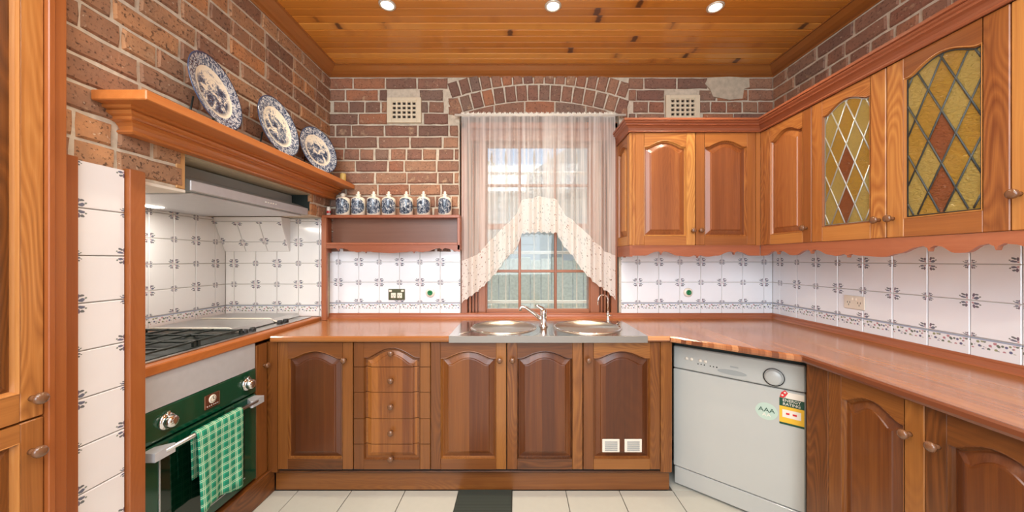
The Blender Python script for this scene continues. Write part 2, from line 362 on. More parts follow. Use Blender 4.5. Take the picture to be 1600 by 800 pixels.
# ------------------------------------------------------------------ mesh builder
class MB:
    def __init__(s): s.v = []; s.f = []; s.mi = []; s.gc = []; s.tone = []; s.sm = []
    def add(s, vs, fs, mat=0, grain='x', tone=None, smooth=False, gc=None):
        n = len(s.v); off = Vector((random.uniform(0, 40), random.uniform(0, 40), random.uniform(0, 40)))
        if tone is None: tone = random.random()
        for i, p in enumerate(vs):
            p = Vector(p); s.v.append(p)
            if gc is not None: s.gc.append(Vector(gc[i]))
            else:
                q = {'x': (p.x, p.z, p.y), 'z': (p.z, p.x, p.y), 'y': (p.y, p.x, p.z)}[grain]
                s.gc.append(Vector(q) + off)
            s.tone.append(tone)
        for f in fs: s.f.append([n + i for i in f]); s.mi.append(mat); s.sm.append(smooth)
        return s
    def box(s, x0, x1, y0, y1, z0, z1, c=0.0, **k):
        if c <= 0:
            vs = [(x, y, z) for z in (z0, z1) for y in (y0, y1) for x in (x0, x1)]
            fs = [(0, 2, 3, 1), (4, 5, 7, 6), (0, 1, 5, 4), (2, 6, 7, 3), (0, 4, 6, 2), (1, 3, 7, 5)]
            return s.add(vs, fs, **k)
        X = (x0, x1); Y = (y0, y1); Z = (z0, z1); vs = []; idx = {}
        for i in (0, 1):
            for j in (0, 1):
                for l in (0, 1):
                    sx_, sy_, sz_ = (c if i == 0 else -c), (c if j == 0 else -c), (c if l == 0 else -c)
                    idx[i, j, l, 0] = len(vs); vs.append((X[i], Y[j] + sy_, Z[l] + sz_))
                    idx[i, j, l, 1] = len(vs); vs.append((X[i] + sx_, Y[j], Z[l] + sz_))
                    idx[i, j, l, 2] = len(vs); vs.append((X[i] + sx_, Y[j] + sy_, Z[l]))
        fs = []
        for i in (0, 1): fs.append([idx[i, a, b, 0] for a, b in ((0, 0), (1, 0), (1, 1), (0, 1))])
        for j in (0, 1): fs.append([idx[a, j, b, 1] for a, b in ((0, 0), (1, 0), (1, 1), (0, 1))])
        for l in (0, 1): fs.append([idx[a, b, l, 2] for a, b in ((0, 0), (1, 0), (1, 1), (0, 1))])
        for j in (0, 1):
            for l in (0, 1): fs.append([idx[0, j, l, 1], idx[1, j, l, 1], idx[1, j, l, 2], idx[0, j, l, 2]])
        for i in (0, 1):
            for l in (0, 1): fs.append([idx[i, 0, l, 0], idx[i, 1, l, 0], idx[i, 1, l, 2], idx[i, 0, l, 2]])
        for i in (0, 1):
            for j in (0, 1): fs.append([idx[i, j, 0, 0], idx[i, j, 1, 0], idx[i, j, 1, 1], idx[i, j, 0, 1]])
        for i in (0, 1):
            for j in (0, 1):
                for l in (0, 1): fs.append([idx[i, j, l, 0], idx[i, j, l, 1], idx[i, j, l, 2]])
        return s.add(vs, fs, **k)
    def prism(s, poly, axis, a0, a1, **k):
        """poly of 2-D points in the other two axes (in x,y,z order), extruded along axis"""
        def P(p, a):
            return {'x': (a, p[0], p[1]), 'y': (p[0], a, p[1]), 'z': (p[0], p[1], a)}[axis]
        n = len(poly); vs = [P(p, a0) for p in poly] + [P(p, a1) for p in poly]
        fs = [list(range(n)), list(range(n, 2 * n))] + [(i, (i + 1) % n, n + (i + 1) % n, n + i) for i in range(n)]
        return s.add(vs, fs, **k)
    def lathe(s, prof, n=20, axis='z', c=(0, 0, 0), **k):
        vs = []; c = Vector(c)
        for r, h in prof:
            for i in range(n):
                a = 2 * PI * i / n; p, q = r * math.cos(a), r * math.sin(a)
                vs.append(c + Vector({'z': (p, q, h), 'y': (p, h, q), 'x': (h, p, q)}[axis]))
        fs = [(j * n + i, j * n + (i + 1) % n, (j + 1) * n + (i + 1) % n, (j + 1) * n + i) for j in range(len(prof) - 1) for i in range(n)]
        fs.append(list(range(n))); fs.append([(len(prof) - 1) * n + i for i in range(n)])
        k.setdefault('smooth', True)
        return s.add(vs, fs, **k)
    def tube(s, pts, r, n=10, **k):
        pts = [Vector(p) for p in pts]; rs = r if isinstance(r, (list, tuple)) else [r] * len(pts)
        vs = []
        up = Vector((0, 0, 1)); prev = None
        for i, p in enumerate(pts):
            d = (pts[min(i + 1, len(pts) - 1)] - pts[max(i - 1, 0)]).normalized()
            if prev is None:
                a = d.cross(up)
                if a.length < .1: a = d.cross(Vector((1, 0, 0)))
            else: a = prev - d * prev.dot(d)
            a.normalize(); prev = a; b = d.cross(a)
            for j in range(n):
                t_ = 2 * PI * j / n; vs.append(p + (a * math.cos(t_) + b * math.sin(t_)) * rs[i])
        m = len(pts)
        fs = [(i * n + j, i * n + (j + 1) % n, (i + 1) * n + (j + 1) % n, (i + 1) * n + j) for i in range(m - 1) for j in range(n)]
        fs += [list(range(n)), [(m - 1) * n + j for j in range(n)]]
        k.setdefault('smooth', True)
        return s.add(vs, fs, **k)
    def sweep(s, path, prof, **k):
        """closed profile of (out, z) carried along a 2-D path; out is to the right of travel"""
        path = [Vector(p) for p in path]; N = len(path); m = len(prof)
        dirs = [(path[i + 1] - path[i]).normalized() for i in range(N - 1)]
        nr = [Vector((d.y, -d.x)) for d in dirs]
        for i in range(N - 1):
            vs = []
            for j, P in ((i, path[i]), (i + 1, path[i + 1])):
                if j == 0: mv = nr[0]
                elif j == N - 1: mv = nr[-1]
                else: mv = (nr[j - 1] + nr[j]) / (1 + nr[j - 1].dot(nr[j]))
                vs += [(P.x + mv.x * o, P.y + mv.y * o, z) for o, z in prof]
            fs = [(a, (a + 1) % m, m + (a + 1) % m, m + a) for a in range(m)] + [list(range(m)), list(range(m, 2 * m))]
            s.add(vs, fs, grain='x' if abs(dirs[i].x) > abs(dirs[i].y) else 'y', **k)
        return s
    def mesh(s, name, mats):
        me = bpy.data.meshes.new(name); me.from_pydata([tuple(p) for p in s.v], [], s.f)
        for m in (mats if isinstance(mats, (list, tuple)) else [mats]): me.materials.append(M[m] if isinstance(m, str) else m)
        me.polygons.foreach_set('material_index', s.mi); me.polygons.foreach_set('use_smooth', s.sm)
        a = me.attributes.new('gc', 'FLOAT_VECTOR', 'POINT'); a.data.foreach_set('vector', [c for v in s.gc for c in v])
        b = me.attributes.new('tone', 'FLOAT', 'POINT'); b.data.foreach_set('value', s.tone)
        bm = bmesh.new(); bm.from_mesh(me); bmesh.ops.recalc_face_normals(bm, faces=bm.faces); bm.to_mesh(me); bm.free()
        return me
    def build(s, name, mats, parent=None, loc=(0, 0, 0), rz=0.0):
        return put(name, s.mesh(name, mats), parent, loc, rz)

def put(name, me, parent=None, loc=(0, 0, 0), rz=0.0):
    o = bpy.data.objects.new(name, me); C.objects.link(o)
    o.location = loc; o.rotation_euler = (0, 0, rz)
    if parent: o.parent = parent
    return o
def tag(o, label=None, cat=None, group=None, kind=None):
    if label: o['label'] = label
    if cat: o['category'] = cat
    if group: o['group'] = group
    if kind: o['kind'] = kind
    return o
def thing(name, label, cat, loc=(0, 0, 0), rz=0.0, group=None):
    o = bpy.data.objects.new(name, None); C.objects.link(o); o.empty_display_size = .1
    o.location = loc; o.rotation_euler = (0, 0, rz); return tag(o, label, cat, group)
def struct(o): o['kind'] = 'structure'; return o
def text_mesh(body, size, ext=.0004):
    cu = bpy.data.curves.new('t', 'FONT'); cu.body = body; cu.size = size; cu.extrude = ext
    cu.align_x = 'CENTER'; cu.align_y = 'CENTER'
    o = bpy.data.objects.new('t', cu); C.objects.link(o)
    me = bpy.data.meshes.new_from_object(o.evaluated_get(bpy.context.evaluated_depsgraph_get()))
    bpy.data.objects.remove(o); return me
def text(name, body, size, mat, parent, loc, squash=1.0):
    me = text_mesh(body, size); me.materials.clear(); me.materials.append(M[mat])
    me.transform(Matrix.Diagonal((squash, 1, 1, 1)) ); me.transform(Matrix.Rotation(R(90), 4, 'X'))
    return put(name, me, parent, loc)

# ================================================================== THE SHELL
XL, XR, YB = -1.384, 1.889, 2.57
ZC = 2.728; CT = .903
_bc = {}
def brick_mesh(L, Hh, var):
    key = (round(L, 2), round(Hh, 3), var)
    if key in _bc: return _bc[key]
    rs = random.Random(hash((round(L * 100), round(Hh * 1000), var)) & 0xffff)
    nu = 4 if L > .16 else 2
    us = [L * i / nu for i in range(nu + 1)]
    ring = [(u, 0) for u in us] + [(L, Hh / 2)] + [(u, Hh) for u in reversed(us)] + [(0, Hh / 2)]
    j = lambda a: rs.uniform(-a, a)
    outer = [(x + j(.0022), z + j(.0022)) for x, z in ring]
    cx, cz = L / 2, Hh / 2
    def inn(p, d):
        return (p[0] + d * (1 if p[0] < cx - 1e-4 else -1 if p[0] > cx + 1e-4 else 0), p[1] + d * (1 if p[1] < cz - 1e-4 else -1 if p[1] > cz + 1e-4 else 0))
    inner = [inn(p, .007) for p in outer]
    n = len(ring)
    vs = [(x, .012, z) for x, z in outer] + [(x, -.001 + j(.001), z) for x, z in outer] + [(x, -.009 + j(.0015), z) for x, z in inner]
    vs.append((cx, -.010, cz))
    fs = [(i, (i + 1) % n, n + (i + 1) % n, n + i) for i in range(n)]
    fs += [(n + i, n + (i + 1) % n, 2 * n + (i + 1) % n, 2 * n + i) for i in range(n)]
    fs += [(2 * n + i, 2 * n + (i + 1) % n, 3 * n) for i in range(n)]
    me = MB().add(vs, fs).mesh('brick', ['brick']); _bc[key] = me
    return me
def lay_bricks(parent, u0, u1, ztop, zbot, place, rz, cuts=(), mat=None, seed=0):
    """courses down from ztop; cuts = (ua, ub, za, zb) rectangles left free"""
    rs = random.Random(seed); pitch = .0872; row = 0; z1 = ztop
    while z1 > zbot + .03:
        z0 = max(z1 - pitch, zbot); hh = z1 - z0 - .011
        header = row % 4 == 2
        u = u0 - rs.uniform(.02, .2)
        while u < u1:
            L = (.104 if header else .226) * rs.uniform(.96, 1.04)
            if not header and rs.random() < .12: L = .106
            spans = [(max(u, u0), min(u + L, u1))]
            for (a, b, c, d) in cuts:
                if z0 + .02 < d and z1 - .02 > c:
                    ns = []
                    for p, q in spans:
                        if q <= a or p >= b: ns.append((p, q)); continue
                        if p < a: ns.append((p, a))
                        if q > b: ns.append((b, q))
                    spans = ns
            for p, q in spans:
                if q - p < .028: continue
                me = brick_mesh(q - p, hh, rs.randrange(3))
                if mat:
                    me2 = _bc.get((me.name, mat))
                    if not me2:
                        me2 = me.copy(); me2.name = 'brick'; me2.materials[0] = M[mat]; _bc[(me.name, mat)] = me2
                    me = me2
                x, y, z = place(p, z0 + .0055)
                o = put('brick', me, parent, (x, y, z), rz); o.rotation_euler[1] = R(rs.uniform(-.25, .25))
            u += L + .012
        z1 = z0; row += 1

_tc = {}
def tile_mesh(wd, ht, fu, fv, par, mat):
    key = (round(wd, 3), round(ht, 3), tuple(round(a, 2) for a in fu + fv), par, mat)
    if key in _tc: return _tc[key]
    g = .0016; c = .0022
    m = MB()
    def ring(i, y): return [(g + i, y, g + i), (wd - g - i, y, g + i), (wd - g - i, y, ht - g - i), (g + i, y, ht - g - i)]
    vs = ring(0, .004) + ring(0, -.0035) + ring(c, -.006)
    fs = [(i, (i + 1) % 4, 4 + (i + 1) % 4, 4 + i) for i in range(4)] + [(4 + i, 4 + (i + 1) % 4, 8 + (i + 1) % 4, 8 + i) for i in range(4)] + [(8, 9, 10, 11)]
    gc = [(fu[0] + (fu[1] - fu[0]) * x / wd, fv[0] + (fv[1] - fv[0]) * z / ht, par) for x, y, z in vs]
    m.add(vs, fs, gc=gc); me = m.mesh('tile', [mat]); _tc[key] = me
    return me
def lay_tiles(parent, us, zs, umin, umax, zmin, zmax, place, rz, mat, par0=0, name='tile', skip=None):
    for i in range(len(us) - 1):
        for k in range(len(zs) - 1):
            a, b, c, d = us[i], us[i + 1], zs[k], zs[k + 1]
            p, q, r_, s_ = max(a, umin), min(b, umax), max(c, zmin), min(d, zmax)
            if q - p < .008 or s_ - r_ < .008: continue
            if skip and skip(p, q, r_, s_): continue
            me = tile_mesh(q - p, s_ - r_, ((p - a) / (b - a), (q - a) / (b - a)), ((r_ - c) / (d - c), (s_ - c) / (d - c)), (i + k + par0) % 2, mat)
            put(name, me, parent, place(p, r_), rz)
def border_tiles(parent, us, umin, umax, z0, z1, place, rz, mat):
    """bottom strip: v runs from the top of the strip downwards in tile units"""
    for i in range(len(us) - 1):
        p, q = max(us[i], umin), min(us[i + 1], umax)
        if q - p < .008: continue
        w0 = us[i + 1] - us[i]
        key = ('b', round(q - p, 3), round((p - us[i]) / w0, 2), round(z1 - z0, 3), mat)
        if key not in _tc:
            me = tile_mesh(q - p, z1 - z0, ((p - us[i]) / w0, (q - us[i]) / w0), ((z1 - z0) / .15, 0.0), 0, mat); _tc[key] = me
        put('border_tile', _tc[key], parent, place(p, z0), rz)

# ---- floor
fl = struct(MB().box(-2.3, 2.0, -2.2, 2.9, -.08, -.008).build('floor', ['fgrout']))
ft = MB().box(0, .3045, 0, .3045, -.006, 0, c=.0015).mesh('tile', ['floor'])
for i in range(-8, 7):
    for k in range(0, 14):
        x = -.337 + .3085 * i; y = 2.01 - .3085 * k
        if i == 0 and k == 0: pass
        if x < XL - .35 or x > XR + .02: continue
        put('tile', ft, fl, (x + .002, y - .3085 + .002, 0))
# second depth of tiles below the angled corner
for i in range(4, 7): put('tile', ft, fl, (-.337 + .3085 * i + .002, 2.012, 0))

# ---- ceiling of narrow knotty boards
ce = struct(MB().box(XL - .1, XR + .1, -2.2, YB + .2, ZC + .011, ZC + .06).build('ceiling', ['pine']))
pls = []
for v in range(5):
    m = MB(); prof = [(.0012, .012), (.0012, .005), (.005, 0), (.0555, 0), (.0590, .005), (.0590, .012)]
    m.prism(prof, 'x', XL + .02, XR - .02, grain='x', tone=random.random()); pls.append(m.mesh('plank', ['pine']))
for k in range(38):
    put('plank', pls[k % 5], ce, (0, 2.478 - .0605 * k, ZC))
# ---- cornice
cp = [(-.01, 2.676), (.006, 2.676), (.012, 2.682), (.030, 2.688), (.052, 2.700), (.072, 2.716), (.080, 2.722), (.092, 2.722), (.092, 2.73), (-.01, 2.73)]
cp = [(o, z) for o, z in cp]
for nm, pth in (('trim_1', [(XL, -2.2), (XL, YB)]), ('trim_2', [(XL, YB), (XR, YB)]), ('trim_3', [(XR, YB), (XR, -2.2)])):
    # path travels with the room on its right
    ext = {'trim_1': [(XL, -2.2), (XL, YB), (XL + .3, YB)], 'trim_2': [(XL, YB - .3), (XL, YB), (XR, YB), (XR, YB - .3)], 'trim_3': [(XR - .3, YB), (XR, YB), (XR, -2.2)]}[nm]
    m = MB(); full = MB(); full.sweep(ext, cp)
    # keep only the wanted run
    seg = {'trim_1': 0, 'trim_2': 1, 'trim_3': 1}[nm]; n = len(cp) * 2
    m.add(full.v[seg * n:(seg + 1) * n], [(a, (a + 1) % len(cp), len(cp) + (a + 1) % len(cp), len(cp) + a) for a in range(len(cp))], grain='x' if nm == 'trim_2' else 'y')
    o = struct(m.build(nm, ['cornice'])); o['label'] = 'stained wooden cornice along the ceiling edge of the ' + {'trim_1': 'left brick wall', 'trim_2': 'window wall', 'trim_3': 'right brick wall'}[nm]

# ---- back wall
OX0, OX1, OZ1 = -.425, .752, 2.40
wb = MB()
wb.box(XL - .9, OX0, YB, YB + .24, 0, ZC + .05); wb.box(OX1, XR + .25, YB, YB + .24, 0, ZC + .05)
wb.box(OX0, OX1, YB, YB + .24, OZ1, ZC + .05); wb.box(OX0, OX1, YB, YB + .24, 0, .90)
wb = struct(wb.build('wall_back', ['mortar']))
pb = lambda u, z: (u, YB - .001, z)
lay_bricks(wb, XL + .004, XR - .004, 2.674, 1.38, pb, 0, cuts=[(-.512, .824, 2.35, 2.8), (OX0 - .006, OX1 + .03, 0, 2.36), (-.96, -.718, 2.335, 2.525), (1.085, 1.345, 2.33, 2.535), (-1.4, .0, 0, 1.37), (.76, 1.9, 0, 2.10)], seed=3)
# relieving arch: two rings of bricks on edge
AC, AZ = .16, .679
for (r0, r1, n_, a0) in ((1.828, 1.940, 16, 20.3), (1.952, 2.062, 17, 19.2)):
    for i in range(n_):
        am = -a0 + 2 * a0 * (i + .5) / n_; wd = 2 * a0 / n_
        ww = R(wd) * (r0 + r1) / 2 - .011
        hh = r1 - r0
        a = R(am); top = r1
        zt = AZ + r1 * math.cos(a)
        if zt > 2.70: hh = max(.04, hh - (zt - 2.70) / math.cos(a))
        me = brick_mesh(ww, hh, i % 3)
        o = put('brick', me, wb, (0, 0, 0))
        bx = AC + r0 * math.sin(a) - ww / 2 * math.cos(a); bz = AZ + r0 * math.cos(a) + ww / 2 * math.sin(a)
        o.location = (bx, YB - .001, bz); o.rotation_euler = (0, a, 0)
# cut bricks filling under the arch
for (xa, xb) in ((-.40, -.175), (-.163, .05), (.062, .272), (.284, .50), (.512, .66)):
    P = [(xa, 2.385), (xb, 2.385)]
    for i in range(6):
        x = xb + (xa - xb) * i / 5; P.append((x, max(2.39, AZ + math.sqrt(1.816 ** 2 - (x - AC) ** 2))))
    MB().prism(P, 'y', YB - .009, YB + .01).build('brick', ['brick'], wb)
for (xa, xb, za, zb) in ((-.505, -.43, 2.40, 2.46), (-.505, -.44, 2.475, 2.52), (.76, .815, 2.38, 2.45)):
    put('brick', brick_mesh(xb - xa, zb - za, 1), wb, (xa, YB - .001, za))
# rendered patch high on the right
pp = []
rp = random.Random(5)
for (x, z) in ((1.40, 2.668), (1.55, 2.672), (1.70, 2.665), (1.715, 2.60), (1.66, 2.585), (1.65, 2.52), (1.56, 2.51), (1.44, 2.53), (1.425, 2.59), (1.385, 2.62)):
    pp.append((x + rp.uniform(-.008, .008), z + rp.uniform(-.006, .004)))
MB().prism(pp, 'y', YB - .013, YB).build('plaster_patch', ['plaster'], wb)['label'] = 'pale flaking plaster patch'
# tiles of the back wall
US_L = [-1.466 + .15 * i for i in range(8)]; US_L[-1] = -.40
US_R = [.735] + [.888 + .1548 * i for i in range(7)] + [1.97]
ZS = [1.015, 1.165, 1.315, 1.465]
MB().box(XL, -.415, YB - .002, YB + .002, .90, 1.42).build('grout', ['grout'], wb)
MB().box(.762, XR, YB - .002, YB + .002, .90, 1.44).build('grout', ['grout'], wb)
pt = lambda u, z: (u, YB - .002, z)
lay_tiles(wb, US_L, ZS, XL + .002, -.418, 1.015, 1.415, pt, 0, 'tile')
lay_tiles(wb, US_R, ZS, .766, XR - .007, 1.015, 1.43, pt, 0, 'tile')
border_tiles(wb, US_L, XL + .002, -.418, .925, 1.015, pt, 0, 'border'); border_tiles(wb, US_R, .766, XR - .007, .925, 1.015, pt, 0, 'border')

# ---- right wall
wr = struct(MB().box(XR, XR + .25, -2.2, YB + .24, 0, ZC + .05).build('wall_right', ['mortar']))
pr = lambda u, z: (XR + .001, -u, z)
lay_bricks(wr, -YB + .004, -.75, 2.674, 2.16, pr, R(-90), mat='brick', seed=11)
MB().box(XR - .002, XR + .002, .55, YB, .90, 1.44).build('grout', ['grout'], wr)
UR = [-2.64] + [-2.342 + .1492 * i - .1492 for i in range(14)]
UR[0] = UR[1] - .1492
prt = lambda u, z: (XR - .002, -u, z)
lay_tiles(wr, UR, ZS, -YB + .007, -.6, 1.015, 1.44, prt, R(-90), 'tile', par0=1)
border_tiles(wr, UR, -YB + .007, -.6, .925, 1.015, prt, R(-90), 'border')

# ---- left wall with the cooking recess of the old chimney
XN = -2.096; YN0, YN1 = 1.27, 2.50
wl = MB()
wl.box(XL - .25, XL, -2.2, YN0, 0, ZC + .05)                       # near length
wl.box(XL - .9, XL, YN0, YB, 1.80, ZC + .05)                        # breast above
wl.box(XL - .75, XL, YN0, 1.448, 1.622, 1.80)                       # lintel piece
wl.box(XL - .75, XL, 2.33, YB, 1.63, 1.80)                          # far pier above the tiles
wl.box(XL - .75, XL, YN1, YB, 0, 1.63)
wl.box(XN - .15, XN, YN0 - .1, YB, 0, 1.80)                         # back of the recess
wl.box(XN, XL - .25, YN0 - .1, YN0, 0, 1.80)
wl = struct(wl.build('wall_left', ['mortar']))
pl = lambda u, z: (XL + .001 - .002, u, z)
lay_bricks(wl, .99, YB - .004, 2.674, 1.625, pl, R(90), cuts=[(1.448, 2.325, 0, 1.81)], mat='brickL', seed=8)
MB().box(XL - .7, XL - .002, 1.449, 2.329, 1.796, 1.802).build('dark_void_sheet', ['void'], wl)  # thin dark sheets colour the hollow above the hood as unlit
MB().box(XN, XN + .004, YN0, YN1, 1.70, 1.80).build('dark_void_sheet', ['void'], wl)
MB().box(XN, XL - .004, 2.326, 2.332, 1.64, 1.80).build('dark_void_sheet', ['void'], wl)
MB().box(XL - .012, XL + .004, 1.41, 1.448, 1.625, 1.775, c=.002, grain='z').build('wooden_batten', ['batten'], wl)
MB().box(XL - .65, XL + .008, YN0, 1.446, 1.610, 1.622, c=.002).build('lintel_render', ['offwhite'], wl)
MB().box(-1.56, XL + .0, 1.449, 2.325, 1.764, 1.796, grain='y').build('soffit_board', ['soffit'], wl)
# tiles in the recess
ZN = [1.006, 1.156, 1.306, 1.456, 1.606, 1.756]
MB().box(XN, XN + .002, YN0, YN1, .88, 1.62).build('grout', ['grout'], wl)
UN = [2.41 - .1455 * i for i in range(9)][::-1] + [2.5555]
lay_tiles(wl, UN, ZN, YN0 + .01, YN1 - .007, 1.006, 1.625, lambda u, z: (XN + .002, u, z), R(90), 'tilew')
border_tiles(wl, UN, YN0 + .01, YN1 - .007, .925, 1.006, lambda u, z: (XN + .002, u, z), R(90), 'borderw')
UF = [-2.18, -2.027, -1.872, -1.72, -1.566, -1.415, -1.26]
MB().box(XN, XL - .004, YN1 - .002, YN1 + .002, .88, 1.63).build('grout', ['grout'], wl)
lay_tiles(wl, UF, ZN, XN + .007, XL - .004, 1.006, 1.625, lambda u, z: (u, YN1 - .002, z), 0, 'tilew', par0=1)
border_tiles(wl, UF, XN + .007, XL - .004, .925, 1.006, lambda u, z: (u, YN1 - .002, z), 0, 'borderw')
# sloping tiled piece that carries the flue
ang = math.atan2(.10, .235); sl = math.hypot(.10, .235)
MB().prism([(YN1 - .008, 1.39), (YN1 - .108, 1.625), (YN1 - .008, 1.625)], 'x', XN + .008, -1.624).build('sloping_block', ['tilew'], wl)
bx = [-2.088, -1.935, -1.78, -1.624]
for i in range(3):
    for (a, b, fa, fb) in ((0, .075, .5, 1.0), (.075, .225, 0, 1.0)):
        me = tile_mesh(bx[i + 1] - bx[i], b - a, (0, 1.0), (fa, fb), i % 2, 'tilew')
        o = put('tile', me, wl, (bx[i], YN1 - .010 - a * math.sin(ang), 1.39 + a * math.cos(ang))); o.rotation_euler = (ang, 0, 0)

# ================================================================== WINDOW
wn = MB()
wy0 = YB - .006
for sgn, xa, xb in ((1, -.412, -.231), (-1, .739, .544)):
    lo, hi = min(xa, xb), max(xa, xb)
    wn.box(lo, hi, YB + .06, YB + .16, .93, 2.30, grain='z')
    wn.box(*(sorted((xa, xa + sgn * .045))), wy0, YB + .07, .93, 2.34, c=.003, grain='z')
    for q in range(3):
        x_ = xa + sgn * (.055 + q * .022)
        wn.box(*(sorted((x_, x_ + sgn * .014))), YB + .012 + q * .012, YB + .07, .93, 2.30, c=.003, grain='z')
    wn.box(*(sorted((xa + sgn * .125, xb - sgn * .003))), YB + .03, YB + .10, .93, 2.30, c=.003, grain='z')
wn.box(-.412, .739, YB + .02, YB + .16, 2.215, 2.34, c=.003)
wn.box(-.412, .739, wy0, YB + .08, 2.30, 2.345, c=.003)
wn.box(-.412, .739, YB - .005, YB + .17, .900, .932, c=.003)
wn = struct(wn.build('window_1', ['win'])); wn['label'] = 'timber double-hung window of twelve panes behind the lace curtain'
gx0, gx1 = -.231, .544; mull = [.0193, .289]
def sash(y0, z0, z1, zm, nm):
    m = MB(); t_ = .028
    m.box(gx0 - .012, gx0 + .006, y0, y0 + .035, z0, z1, c=.002, grain='z'); m.box(gx1 - .006, gx1 + .012, y0, y0 + .035, z0, z1, c=.002, grain='z')
    m.box(gx0, gx1, y0, y0 + .035, z0 - .012, z0 + .016, c=.002); m.box(gx0, gx1, y0, y0 + .035, z1 - .016, z1 + .016, c=.002)
    o = m.build('sash', ['win'], wn)
    for xm in mull: MB().box(xm - .010, xm + .010, y0 + .003, y0 + .032, z0, z1, c=.004, grain='z').build('glazing_bar', ['win'], wn)
    MB().box(gx0, gx1, y0 + .005, y0 + .030, zm - .010, zm + .010, c=.004).build('glazing_bar', ['win'], wn)
    xs = [gx0, mull[0], mull[1], gx1]
    for i in range(3):
        for (a, b) in ((z0, zm), (zm, z1)):
            MB().box(xs[i] + .008, xs[i + 1] - .008, y0 + .014, y0 + .018, a + .008, b - .008).build('pane', ['glass'], wn)
sash(YB + .045, .945, 1.575, 1.245, 'lower'); sash(YB + .085, 1.59, 2.205, 1.899, 'upper')

# ================================================================== OUTSIDE
gr = struct(MB().box(-7, 8, YB + .3, 16, -.3, -.1).build('ground', ['paving'])); gr['label'] = 'pale paving of the yard'
h = thing('neighbouring_house', 'pale weatherboard house with grey roof seen through the window', 'house', (0, 6.2, 0))
MB().box(-5, 6, 0, 3, -.1, 2.5).build('wall', ['paint_ext'], h)
m = MB()
for k in range(16): m.prism([(-.03, 0), (-.012, .15), (0, .15), (0, 0)], 'x', -5, 6)if False else m.box(-5, 6, -.025, 0, .1 + k * .15, .235 + k * .15)
m.build('weatherboards', ['paint_ext'], h)
MB().prism([(-.5, 2.45), (3.4, 2.45), (1.5, 3.4)], 'x', -5.3, .6).build('roof', ['roof'], h)
MB().prism([(.15, 2.62), (.9, 3.12), (2.4, 3.12), (6, 2.62), (6, 2.4), (.15, 2.4)], 'y', -.9, 2.5).build('gable', ['roof'], h)
for x in (-.55, .35): 
    f = MB().box(x, x + .5, -.06, -.02, .9, 1.9).build('window', ['paint_ext'], h)
    MB().box(x + .05, x + .45, -.07, -.055, .96, 1.84).build('pane', ['glass'], f)
fe = thing('yard_fence', 'weathered green paling fence in the yard outside the window', 'fence', (0, 4.6, -.1))
for k in range(26):
    MB().box(-1.5 + k * .14, -1.5 + k * .14 + .132, 0, .02, 0, 1.42 + .02 * (k % 3), c=.003, grain='z').build('paling', ['fence'], fe)
MB().box(-1.6, 2.3, .02, .06, 1.1, 1.18).build('rail', ['fence'], fe)
gl = thing('window_grille', 'white metal security grille with pointed bars outside the window', 'grille', (0, YB + .33, .93))
for k in range(9):
    x = -.33 + k * .118
    m = MB(); m.tube([(x, 0, 0), (x, 0, 1.22)], .006, 6)
    m.lathe([(.006, 1.2), (.012, 1.24), (.002, 1.32)], 6, c=(x, 0, 0)); m.build('bar', ['bar'], gl)
for z in (.05, 1.12):
    for x in (-.5, .8): MB().box(x - .012, x + .012, -.09, .012, z - .012, z + .012, c=.002).build('wall_lug', ['bar'], gl)
for z in (.05, .46, 1.12): MB().box(-.51, .81, -.006, .006, z - .012, z + .012, c=.002).build('rail', ['bar'], gl)
for (tx, ty, th, lab) in ((-1.1, 10.5, 4.3, 'light green tree left of the neighbouring roof'), (2.9, 11, 4.4, 'small tree rising behind the right end of the roof')):
    tr = thing('garden_tree', lab, 'tree', (tx, ty, -.1))
    MB().tube([(0, 0, 0), (.05, 0, 1.6), (-.05, .1, 3.0)], [.12, .09, .05], 8).build('trunk', ['bark'], tr)
    m = MB(); rr = random.Random(int(tx * 10))
    for q in range(1500):
        a = rr.uniform(0, 2 * PI); rad = 1.1 * rr.random() ** .5; zz = rr.uniform(-.9, 1.0)
        rad *= math.sqrt(max(0, 1 - zz * zz)) + .15
        p = Vector((math.cos(a) * rad, math.sin(a) * rad, th - 1.0 + zz)); s_ = .05
        d1 = Vector((rr.uniform(-1, 1), rr.uniform(-1, 1), rr.uniform(-1, 1))).normalized() * s_; d2 = d1.cross(Vector((rr.uniform(-1, 1), rr.uniform(-1, 1), 1))).normalized() * s_ * .6
        m.add([p - d1, p + d2, p + d1, p - d2], [(0, 1, 2, 3)])
    tag(m.build('foliage', ['leaf'], tr), kind='stuff')

